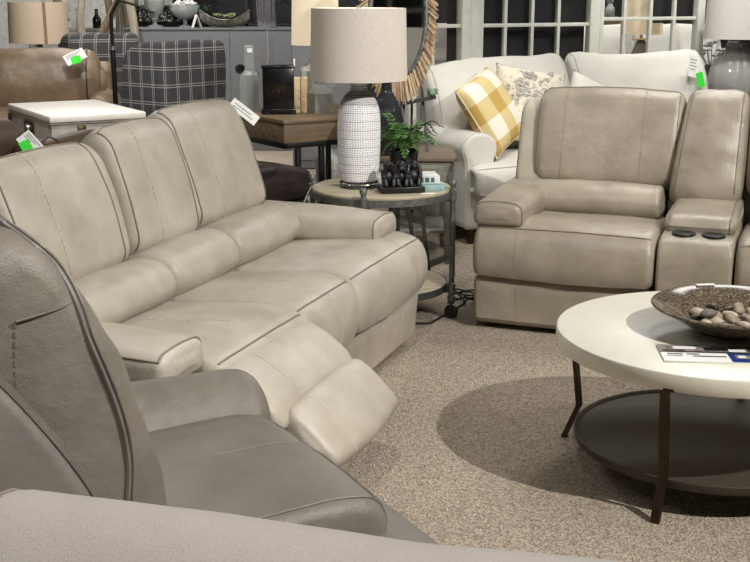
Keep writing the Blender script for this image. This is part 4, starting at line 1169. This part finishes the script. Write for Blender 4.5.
# ------------------------------------------------------------------ left background: trunk table, brown seating, plaid chairs
TK = thing('trunk_table', 'white trunk table with brass corners behind the long cream sofa', 'trunk', (-2.05, 7.30, 0), R(31))
mb = MB(); bbox(mb, 0, .62, 0, 1.05, .12, .655, .006); mb.build('body', M['trunkside'], TK)
mb = MB(); bbox(mb, -.008, .628, -.008, 1.058, .658, .70, .008); mb.build('lid', M['trunkwhite'], TK)
mb = MB(); bbox(mb, -.010, .63, -.010, 1.06, .645, .655, .001); mb.build('lid_gap', M['greywood'], TK)
for x, y in ((-.012, -.012), (.575, -.012), (-.012, 1.005)):
    mb = MB(); bbox(mb, x+.18*(1 if x < 0 and y < 0 else 0), x+.055+.18*(1 if x < 0 and y < 0 else 0), y, y+.055, .57, .635, .004); mb.build('corner_plate', M['brass'], TK)
mb = MB(); bbox(mb, -.016, -.006, .40, .62, .54, .63, .006); la = mb.build('latch_plate', M['brass'], TK)
mb = MB(); lathe(mb, [(.02, -.01), (.034, -.01), (.034, .01), (.02, .01), (.02, -.01)], n=20, T=Matrix.Translation((-.022, .50, .575)) @ Matrix.Rotation(PI/2, 4, 'Y')); mb.build('ring_pull', M['chrome'], la)
for x in (.03, .59):
    for y in (.03, 1.02): mb = MB(); bbox(mb, x-.03, x+.03, y-.03, y+.03, 0, .12, .003); mb.build('foot', M['trunkside'], TK)

DB = thing('brown_armchair', 'dark brown leather armchair, its arm just showing behind the cream sofa back', 'armchair', (-1.36, 5.62, 0), R(65))
for k, y in enumerate((0.0, .78)):
    P = Pad(rpoly([(y-.09, .45, .05), (y-.10, .73, .08), (y+.0, .83, .1), (y+.10, .73, .08), (y+.09, .45, .05)], 44), -.40, .28, .07, .01, amp=.005, seed=140+k)
    put(P, 'armrest', 'darkbrown', DB, pipes=[P.ring(-.33, .001)] if k == 0 else [], pm='brownpipe')
P = Pad(rpoly([(-.09, .08, .03), (.87, .08, .03), (.87, .46, .03), (-.09, .46, .03)], 40), -.40, .28, .04, 0, amp=.003); put(P, 'base', 'darkbrown', DB)
P = Pad(rpoly([(.1, .44, .05), (.1, .54, .05), (.68, .54, .05), (.68, .44, .05)], 40), -.42, .16, .05, .01, amp=.004); put(P, 'seat_cushion', 'darkbrown', DB)
P = Pad(rpoly([(.09, .46, .05), (.14, .70, .08), (.66, .70, .08), (.70, .46, .05)], 40), .12, .28, .05, .01, amp=.004); put(P, 'back', 'darkbrown', DB)
def tagged(label, loc, rot, s=1.0):
    o = swing('price_tag', label, 'price tag', loc, rot)
    mb = MB(); bbox(mb, -.07*s, .07*s, -.0012, .0012, -.05*s, .05*s, 0); mb.build('card', M['paper'], o)
    mb = MB(); bbox(mb, -.03*s, .035*s, -.004, -.002, -.065*s, .0, 0, T=Matrix.Rotation(R(12), 4, 'Y')); g = mb.build('sticker', M['green_tag'], o); g['label'] = 'bright green sticker'
    mb = MB()
    for i in range(3): bbox(mb, -.055*s, .05*s-.02*i, -.0022, -.0014, .03*s-i*.014*s, .036*s-i*.014*s, 0)
    mb.build('print', M['ink'], o); return o
tagged('white tag with green sticker on the dark brown armchair behind the sofa', (-1.575, 5.25, .79), (R(-35), R(48), R(-6)), .75)

BS = thing('brown_sofa', 'brown leather sofa with loose back cushions behind the white trunk', 'sofa', (-4.30, 8.8, 0), R(8))
put(Pad(rpoly([(.0, .10, .03), (.95, .10, .03), (.95, .42, .03), (.0, .42, .03)], 40), .0, 2.25, .04, 0, amp=.003), 'base', 'brownleather', BS)
for k in range(2):
    x0 = .16+k*.98
    P = Pad(rpoly([(-.03, .40, .05), (-.05, .52, .06), (.3, .57, .1), (.62, .52, .05), (.62, .40, .04)], 44), x0, x0+.90, .05, .012, amp=.006, seed=150+k); put(P, 'seat_cushion', 'brownleather', BS, pipes=[P.across((-.05, .53), x0+.03, x0+.87, .001)], pm='brownpipe')
    P = Pad(rpoly([(.42, .52, .08), (.36, .72, .15), (.46, .95, .1), (.58, 1.02, .07), (.72, .95, .08), (.66, .52, .06)], 52), x0, x0+.99, .12, .02, amp=.014, freq=4, seed=153+k, bulge=.05)
    put(P, 'back_cushion', 'brownleather', BS, pipes=[P.along(x0+.11, (.60, 1.0), (.40, .60), .002), P.along(x0+.89, (.60, 1.0), (.40, .60), .002)], pm='brownpipe', pr=.006)
for x in (0, 2.05): put(Pad(rpoly([(x, .10, .03), (x+.2, .10, .03), (x+.21, .62, .08), (x+.1, .69, .1), (x-.01, .62, .08)], 44), -.02, .95, .05, .01, axis='y', amp=.005, seed=int(160+x)), 'armrest', 'brownleather', BS)
put(Pad(rpoly([(.70, .10, .04), (.72, .90, .06), (.90, .90, .06), (.95, .10, .04)], 40), .05, 2.2, .05, 0, amp=.004), 'back', 'brownleather', BS)
for x in (.08, 2.17):
    for y in (.05, .9): mb = MB(); lathe(mb, [(.001, 0), (.02, 0), (.03, .1), (.001, .1)], x, y, 12); mb.build('foot', M['blackplastic'], BS)
tagged('white tag with green sticker on the brown leather sofa cushion', (-2.40, 9.36, .965), (R(-50), R(-24), R(20)), 1.2)

def wing_chair(name, label, loc, rz):
    o = thing(name, label, 'wing chair', loc, rz)
    put(Pad(rpoly([(-.30, .14, .03), (.36, .14, .03), (.36, .44, .04), (-.30, .44, .04)], 40), -.29, .30, .04, 0, amp=.002), 'base', 'plaid', o)
    P = Pad(rpoly([(-.32, .42, .05), (-.32, .54, .05), (.18, .54, .05), (.18, .42, .05)], 40), -.26, .26, .05, .01, amp=.003); put(P, 'seat_cushion', 'plaid', o)
    P = Pad(rpoly([(.18, .42, .04), (.24, .98, .08), (.30, 1.12, .06), (.38, 1.12, .07), (.40, .98, .1), (.36, .42, .04)], 52), -.30, .31, .04, .01, amp=.004); put(P, 'back', 'plaid', o)
    for x in (-.30, .23):
        P = Pad(rpoly([(-.20, .16, .04), (-.22, .64, .06), (-.12, .68, .08), (-.08, 1.04, .10), (.10, 1.11, .10), (.33, 1.115, .06), (.37, .90, .08), (.35, .16, .04)], 60), x, x+.08, .03, .006, amp=.002); put(P, 'wing', 'plaid', o)
    for x in (-.25, .26):
        for y in (-.25, .3): mb = MB(); bar(mb, (x, y, 0), (x, y, .15), .035); mb.build('leg', M['bronze'], o)
    return o
wing_chair('plaid_chair', 'charcoal plaid wing chair in front of the grey counter', (-1.60, 8.76, 0), R(-128))
wing_chair('plaid_chair', 'charcoal plaid wing chair behind the black floor lamp', (-2.50, 10.50, 0), R(-155))

FLM = thing('floor_lamp', 'slim black floor lamp with a bent neck between the plaid chairs', 'floor lamp', (-1.965, 8.78, 0), 0)
mb = MB(); lathe(mb, [(.001, 0), (.13, 0), (.13, .015), (.02, .025), (.001, .03)], n=40); mb.build('base', M['blackmetal'], FLM)
mb = MB(); tube(mb, [(0, 0, .02), (0, 0, 1.05)], .019, n=14); tube(mb, [(0, 0, 1.05), (0, 0, 1.30), (.07, 0, 1.42)], .014, n=12); mb.build('pole', M['blackmetal'], FLM)
mb = MB(); tube(mb, [(.06, 0, 1.41), (.20, -.02, 1.37), (.33, -.04, 1.315)], .010, n=10); mb.build('arm', M['blackmetal'], FLM)
mb = MB(); lathe(mb, [(.001, .0), (.021, .0), (.021, .03), (.001, .03)], n=16); c = mb.build('joint_collar', M['chrome'], FLM); c.location = (0, 0, 1.045)

TL = thing('table_lamp', 'tan drum-shade lamp standing behind the brown leather sofa', 'lamp', (-3.12, 10.92, .70), 0)
mb = MB(); lathe(mb, [(.001, 0), (.10, 0), (.12, .04), (.10, .14), (.03, .20), (.02, .36), (.001, .36)], n=32); mb.build('lamp_body', M['cement'], TL)
o = shade(TL, .275, .262, .31, .68, 'shadetan'); o2 = MB(); a = R(-62)
for k in range(1): bar(o2, (.277*math.cos(a), .277*math.sin(a), .31), (.264*math.cos(a), .264*math.sin(a), .68), .005, .028, side=(-math.sin(a), math.cos(a), 0) if False else (math.cos(a), math.sin(a), 0))
o2.build('trim_band', M['tantrim'], o)
CTB = thing('sofa_table', 'narrow grey table behind the brown sofa, carrying the tan lamp', 'table', (-3.12, 10.92, 0), R(8))
mb = MB(); bbox(mb, -.17, .17, -.15, .15, .67, .70, .004); mb.build('tabletop', M['greywoodtop'], CTB)
for x in (-.14, .14):
    for y in (-.12, .12): mb = MB(); bbox(mb, x-.025, x+.025, y-.025, y+.025, 0, .67, .003); mb.build('leg', M['greywood'], CTB)

BK = thing('wooden_bucket', 'small wooden bucket with a rope handle between the plaid chairs', 'bucket', (-1.86, 9.28, .58), 0)
mb = MB(); lathe(mb, [(.001, 0), (.07, 0), (.075, .01), (.085, .13), (.08, .13), (.07, .02), (.001, .02)], n=32); mb.build('bucket_body', M['bark'], BK)
mb = MB(); tube(mb, [(-.07, 0, .12), (-.06, 0, .20), (-.02, 0, .29), (.02, 0, .30), (.05, 0, .22), (.07, 0, .12)], .010, n=8); tube(mb, [(-.02, -.02, .28), (0, -.03, .22), (.03, -.05, .16)], .009, n=8); mb.build('rope_handle', M['rope'], BK)
PD = thing('pedestal_stool', 'black stool holding the wooden bucket', 'stool', (-1.86, 9.28, 0), 0)
mb = MB(); lathe(mb, [(.001, .56), (.10, .56), (.10, .58), (.001, .58)], n=32); mb.build('seat', M['blackmetal'], PD)
for k in range(3): a = 2*PI*k/3; mb = MB(); bar(mb, (.08*math.cos(a), .08*math.sin(a), .56), (.11*math.cos(a), .11*math.sin(a), 0), .02); mb.build('leg', M['blackmetal'], PD)

# counter and what stands on it
CO = thing('display_counter', 'long grey laminate display counter across the back', 'counter', (-2.33, 10.95, 0), 0)
mb = MB(); bbox(mb, 0, 1.55, 0, .55, .0, 1.125, .003); mb.build('body', M['counter'], CO)
mb = MB(); bbox(mb, -.01, 1.56, -.01, .56, 1.125, 1.145, .003); mb.build('countertop', M['counter'], CO)
mb = MB(); bbox(mb, .97, .974, -.0015, .001, .0, 1.125, 0); mb.build('panel_joint', M['wall'], CO)
ZC = 1.145
GB = thing('glass_goblet', 'tall glass goblet of pale green sand on the grey counter', 'vase', (-2.08, 11.15, ZC), 0)
mb = MB(); lathe(mb, [(.001, 0), (.085, 0), (.08, .012), (.02, .03), (.018, .06), (.035, .075), (.03, .09), (.07, .14), (.095, .22), (.10, .33), (.105, .40), (.10, .40), (.09, .22), (.001, .11)], n=40); mb.build('glass_body', M['glassclear'], GB)
mb = MB(); lathe(mb, [(.001, .112), (.06, .14), (.086, .21), (.088, .24), (.06, .25), (.001, .255)], n=32); mb.build('sand', M['moss'], GB)
CP = thing('glass_compote', 'glass compote full of pale shells on the grey counter', 'vase', (-1.80, 11.18, ZC), 0)
mb = MB(); lathe(mb, [(.001, 0), (.07, 0), (.065, .012), (.02, .025), (.02, .07), (.09, .10), (.135, .15), (.14, .21), (.135, .21), (.13, .155), (.085, .11), (.001, .09)], n=40); mb.build('glass_body', M['glassclear'], CP)
mb = MB(); rc = random.Random(4)
for i in range(70): a = rc.uniform(0, 2*PI); r = .115*math.sqrt(rc.random()); ball(mb, (r*math.cos(a), r*math.sin(a), .14+rc.uniform(0, .10)), rc.uniform(.012, .022), 1, .8, .7, 8, 6, amp=.3, seed=i)
tag(mb.build('shells', M['shell'], CP), kind='stuff')
PC = thing('white_card', 'small white folded card on the grey counter beside the bowl', 'card', (-1.66, 11.02, ZC), R(20)); mb = MB(); bar(mb, (-.05, 0, .0), (-.01, 0, .12), .004, .10, side=(1, 0, 0)); bar(mb, (.03, 0, .0), (-.01, 0, .12), .004, .10, side=(1, 0, 0)); mb.build('card', M['paper'], PC)
DBW = thing('boat_bowl', 'long grey boat-shaped bowl with pale succulents on the grey counter', 'bowl', (-1.42, 11.14, ZC), 0)
mb = MB(); V = []; F = []; nu, nv = 28, 10
for s_, off in ((0, 0), (1, .008)):
    for i in range(nu+1):
        u = 2*i/nu-1; w = .10*(1-abs(u)**2.4)+.012; top = .06+.10*abs(u)**2.2
        for j in range(nv+1):
            v = 2*j/nv-1; V.append((u*.235, v*w*(1-off*4), off+.004+(top)*abs(v)**2.0+.075*abs(u)**3*(1-abs(v)**2)))
for s_ in range(2):
    b = s_*(nu+1)*(nv+1)
    for i in range(nu):
        for j in range(nv): q = b+i*(nv+1)+j; F.append([q, q+1, q+nv+2, q+nv+1])
mb.add(V, F); mb.build('bowl_body', M['driftbowl'], DBW)
mb = MB(); rc = random.Random(6)
for i in range(9):
    cx, cy = rc.uniform(-.11, .12), rc.uniform(-.03, .03); cz = .08+rc.uniform(0, .03)
    for j in range(9):
        a = j*2*PI/9; t = (.02, .035)[j % 2]; c = Vector((cx, cy, cz)); e = c+Vector((t*math.cos(a), t*math.sin(a), .03)); s = Vector((-math.sin(a), math.cos(a), 0))*.009
        mb.add([c, c.lerp(e, .6)+s, e, c.lerp(e, .6)-s, c.lerp(e, .5)+Vector((0, 0, -.006))], [[0, 1, 2, 3], [0, 4, 1], [0, 3, 4], [1, 4, 2], [2, 4, 3]])
o = mb.build('succulents', M['succulent'], DBW, smooth=False); tag(o, kind='stuff')
SV = thing('silver_vase', 'tall fluted silver vase at the right end of the grey counter', 'vase', (-1.02, 11.1, ZC), 0)
mb = MB(); lathe(mb, [(.001, 0), (.08, 0), (.085, .01), (.088, .20), (.095, .45), (.09, .45), (.08, .02), (.001, .02)], n=72, rib=lambda a, z: .06*math.cos(12*a)); mb.build('vase_body', M['chrome'], SV)
mb = MB(); tube(mb, [(-1.0, 10.92, 1.13), (-.995, 10.92, .9), (-1.015, 10.92, .7), (-1.0, 10.92, .5)], .004); tag(mb.build('hanging_cord', M['rope']), 'thin pale cord hanging down the face of the grey counter', 'cord')
GR = thing('artificial_shrub', 'dark green leafy shrub along the back edge of the grey counter', 'plant', (-1.95, 11.42, ZC), 0)
mb = MB(); bbox(mb, -.34, .34, -.05, .05, 0, .05, .005); mb.build('planter', M['blackmetal'], GR)
mb = MB(); rg = random.Random(9)
for i in range(2200):
    c = Vector((rg.uniform(-.36, .36), rg.uniform(-.09, .07), .04+rg.random()**.8*.15)); d = Vector((rg.uniform(-1, 1), rg.uniform(-1, 1), rg.uniform(-.3, 1))).normalized()*.035; s = d.cross(Vector((0, 0, 1)))*.35
    mb.add([c, c+d*.5+s, c+d, c+d*.5-s], [[0, 1, 2, 3]])
o = mb.build('foliage', M['ferndark'], GR, smooth=False, recalc=False)
GCB = thing('grey_cabinet', 'tall grey cabinet at the end of the display counter', 'cabinet', (-.70, 9.75, 0), 0)
mb = MB(); bbox(mb, 0, .55, 0, .5, 0, 1.06, .03); mb.build('body', M['counter'], GCB)
mb = MB(); bbox(mb, .012, .27, -.012, .0, .08, 1.0, .004); d = mb.build('door', M['counter'], GCB); mb = MB(); bbox(mb, .02, .035, -.02, -.012, .86, .93, .002); mb.build('handle', M['paper'], d)
mb = MB(); bbox(mb, .28, .538, -.012, .0, .08, 1.0, .004); d = mb.build('door', M['counter'], GCB); mb = MB(); bbox(mb, .30, .315, -.02, -.012, .86, .93, .002); mb.build('handle', M['paper'], d)

# log posts, pale display wall, dark shelving behind
LOGS = [(-3.02, 11.3, .045, 0, 'bark', 'brown log post just right of the tan lamp shade'), (-2.82, 11.35, .042, 0, 'barkpale', 'pale grey log post behind the plaid chair back'),
        (-2.60, 11.5, .045, -.42, 'bark', 'slanting log leaning behind the first plaid chair'), (-2.66, 11.75, .038, 0, 'bark', 'brown log post crossing the slanting log'),
        (-2.47, 11.7, .045, 0, 'bark', 'knotty log post right of the floor lamp pole'), (-2.235, 10.86, .04, 0, 'barkpale', 'pale log post standing against the grey counter'),
        (-3.95, 11.3, .05, .55, 'bark', 'slanting log above the tan lamp shade')]
for k, (x, y, r, sl, m, lab) in enumerate(LOGS):
    mb = MB(); n = 22; P = [Vector((sl*(1.2-2.3*i/n)+.02*math.sin(i*.9+k), .015*math.sin(i*1.3+k*2), 2.3*i/n)) for i in range(n+1)]
    tube(mb, P, r, False, 16, taper=lambda t, k=k: 1+.08*math.sin(t*17+k)-.1*t)
    o = mb.build('log_post', M[m]); o.location = (x, y, 0); tag(o, lab, 'log')
mb = MB()
for i in range(8): bbox(mb, i*.03, i*.03+.026, 0, .03, 0, 2.3, .004)
PK = thing('slatted_panel', 'grey slatted panel standing between the log posts', 'panel', (-2.62, 11.9, 0), 0); mb.build('slats', M['greywood'], PK)
mb = MB(); bbox(mb, -7, -2.2, 13.2, 13.3, 0, 2.6, 0); struct(mb.build('wall_display', M['wallpale'], smooth=False))
LG = thing('ledge_table', 'dark ledge table against the pale wall behind the log posts', 'table', (-3.2, 12.6, 0), 0)
mb = MB(); bbox(mb, -.5, .75, -.2, .2, 1.06, 1.10, .004); mb.build('tabletop', M['greywood'], LG)
for x in (-.45, .70): mb = MB(); bbox(mb, x-.03, x+.03, -.15, .15, 0, 1.06, .003); mb.build('leg', M['greywood'], LG)
BB = thing('black_bottle', 'small black bottle on the ledge behind the log posts', 'bottle', (-2.95, 12.5, 1.10), 0); mb = MB(); lathe(mb, [(.001, 0), (.04, 0), (.045, .01), (.045, .10), (.018, .14), (.018, .20), (.001, .20)], n=24); mb.build('bottle_body', M['blackgloss'], BB)
BL = thing('potted_plant', 'small green plant on the ledge left of the pale log', 'plant', (-3.33, 12.5, 1.10), 0)
mb = MB(); lathe(mb, [(.001, 0), (.05, 0), (.06, .06), (.001, .06)], n=20); mb.build('pot', M['cement'], BL)
mb = MB()
for i in range(120): c = Vector((rg.gauss(0, .05), rg.gauss(0, .04), .07+abs(rg.gauss(0, .05)))); d = Vector((rg.uniform(-1, 1), rg.uniform(-1, 1), rg.uniform(0, 1))).normalized()*.04; s = d.cross(Vector((0, 0, 1)))*.35; mb.add([c, c+d*.5+s, c+d, c+d*.5-s], [[0, 1, 2, 3]])
mb.build('leaves', M['fern'], BL, smooth=False, recalc=False)
SF = thing('metal_shelving', 'dark metal shelving with crossed braces behind the grey counter', 'shelving', (-2.1, 12.4, 0), 0)
for x in (0, .75, 1.5):
    for y in (0, .4): mb = MB(); bbox(mb, x-.02, x+.02, y-.02, y+.02, 0, 2.1, .002); mb.build('upright', M['blackmetal'], SF)
for z in (.2, .7, 1.12, 1.62, 2.08): mb = MB(); bbox(mb, -.02, 1.52, -.02, .42, z, z+.03, .002); mb.build('shelf', M['blackmetal'], SF)
for a, b in ((0, .75), (.75, 1.5)):
    mb = MB(); bar(mb, (a, .40, 1.14), (b, .40, 1.62), .02); bar(mb, (b, .41, 1.14), (a, .41, 1.62), .02); mb.build('cross_brace', M['blackmetal'], SF)

# tag on the long sofa
o = swing('price_tag', 'plain white paper tag on the top edge of the long cream sofa', 'price tag', (-.534, 4.72, .985), (R(-20), R(38), 0))
mb = MB(); bbox(mb, -.065, .065, -.0012, .0012, -.022, .022, 0); mb.build('card', M['paper'], o)
mb = MB(); bbox(mb, -.05, .03, -.002, -.0013, .004, .008, 0); bbox(mb, -.05, .045, -.002, -.0013, -.008, -.004, 0); mb.build('print', M['ink'], o)

# ------------------------------------------------------------------ light: ceiling spots, some added as fill, and added soft fill panels
def spot(loc, target, power, size=50, rad=.05, col=(1, .97, .92), blend=.4):
    l = bpy.data.lights.new('ceiling_or_fill_spot', 'SPOT'); l.energy = power; l.spot_size = R(size); l.spot_blend = blend; l.shadow_soft_size = rad; l.color = col
    o = bpy.data.objects.new('ceiling_or_fill_spot', l); COL.objects.link(o); o.location = loc
    d = Vector(target)-Vector(loc); o.rotation_euler = d.to_track_quat('-Z', 'Y').to_euler(); return o
def area(loc, sx, sy, power, col=(1, .98, .95)):
    l = bpy.data.lights.new('ambient_fill', 'AREA'); l.shape = 'RECTANGLE'; l.size = sx; l.size_y = sy; l.energy = power; l.color = col
    o = bpy.data.objects.new('ambient_fill', l); COL.objects.link(o); o.location = loc; return o
spot((2.9, 1.25, 3.4), (.5, 3.6, .2), 700, 75, .03, (1, .97, .91))
spot((1.6, 6.0, 3.5), (.9, 3.9, .3), 70, 60, .05)
spot((-.2, 1.9, 3.5), (-.7, 4.6, .6), 135, 60, .05)
spot((.2, -.4, 3.5), (-.1, 1.1, .9), 300, 40, .05)  # fill spot added to brighten the suede sofa back
spot((2.2, 3.2, 3.5), (1.3, 5.4, .6), 90, 60, .05)
spot((1.2, 5.2, 3.5), (1.5, 7.0, .6), 95, 80, .05)
spot((-1.4, 6.5, 3.5), (-2.4, 8.9, .6), 220, 90, .06)
spot((.3, 5.2, 3.5), (-.4, 7.2, .7), 120, 60, .05)  # added to lift the dark items on the desk
spot((-2.6, 9.6, 3.5), (-2.4, 11.6, 1.0), 180, 90, .06)
for x, y in ((-2.5, 2.5), (2.5, 2.5), (-2.5, 7), (2.5, 7), (-2.5, 11.5), (2.5, 11.5)):
    area((x, y, 3.58), 1.6, 1.6, 18 if y < 5 else 56)  # unseen overhead area lights, added for soft ambient fill
spot((2.2, 7.0, 3.5), (2.6, 9.2, .9), 110, 80, .05)  # extra spot added to light the bed and the glass lamp
spot((-.6, 8.6, 3.5), (-1.5, 11.0, .9), 150, 90, .05)  # added for more light on the grey counter
spot((3.3, 8.3, 3.4), (2.7, 9.0, 1.1), 160, 70, .05)  # added front fill for the cream lamp behind the screen
l = bpy.data.lights.new('lamp_neck_fill', 'POINT'); l.energy = 5; l.shadow_soft_size = .03; l.color = (1, .9, .76)  # point light added inside the shade to brighten the lamp's neck
o = bpy.data.objects.new('lamp_neck_fill', l); COL.objects.link(o); o.location = (-.072, 5.17, ZT+.63)
w = bpy.data.worlds.new('world'); SC.world = w; w.use_nodes = True
w.node_tree.nodes['Background'].inputs[0].default_value = (.5, .5, .5, 1); w.node_tree.nodes['Background'].inputs[1].default_value = .2
SC.view_settings.view_transform = 'Standard'; SC.view_settings.look = 'None'; SC.view_settings.gamma = 1.0; SC.view_settings.exposure = 0.08; SC.view_settings.use_curve_mapping = False
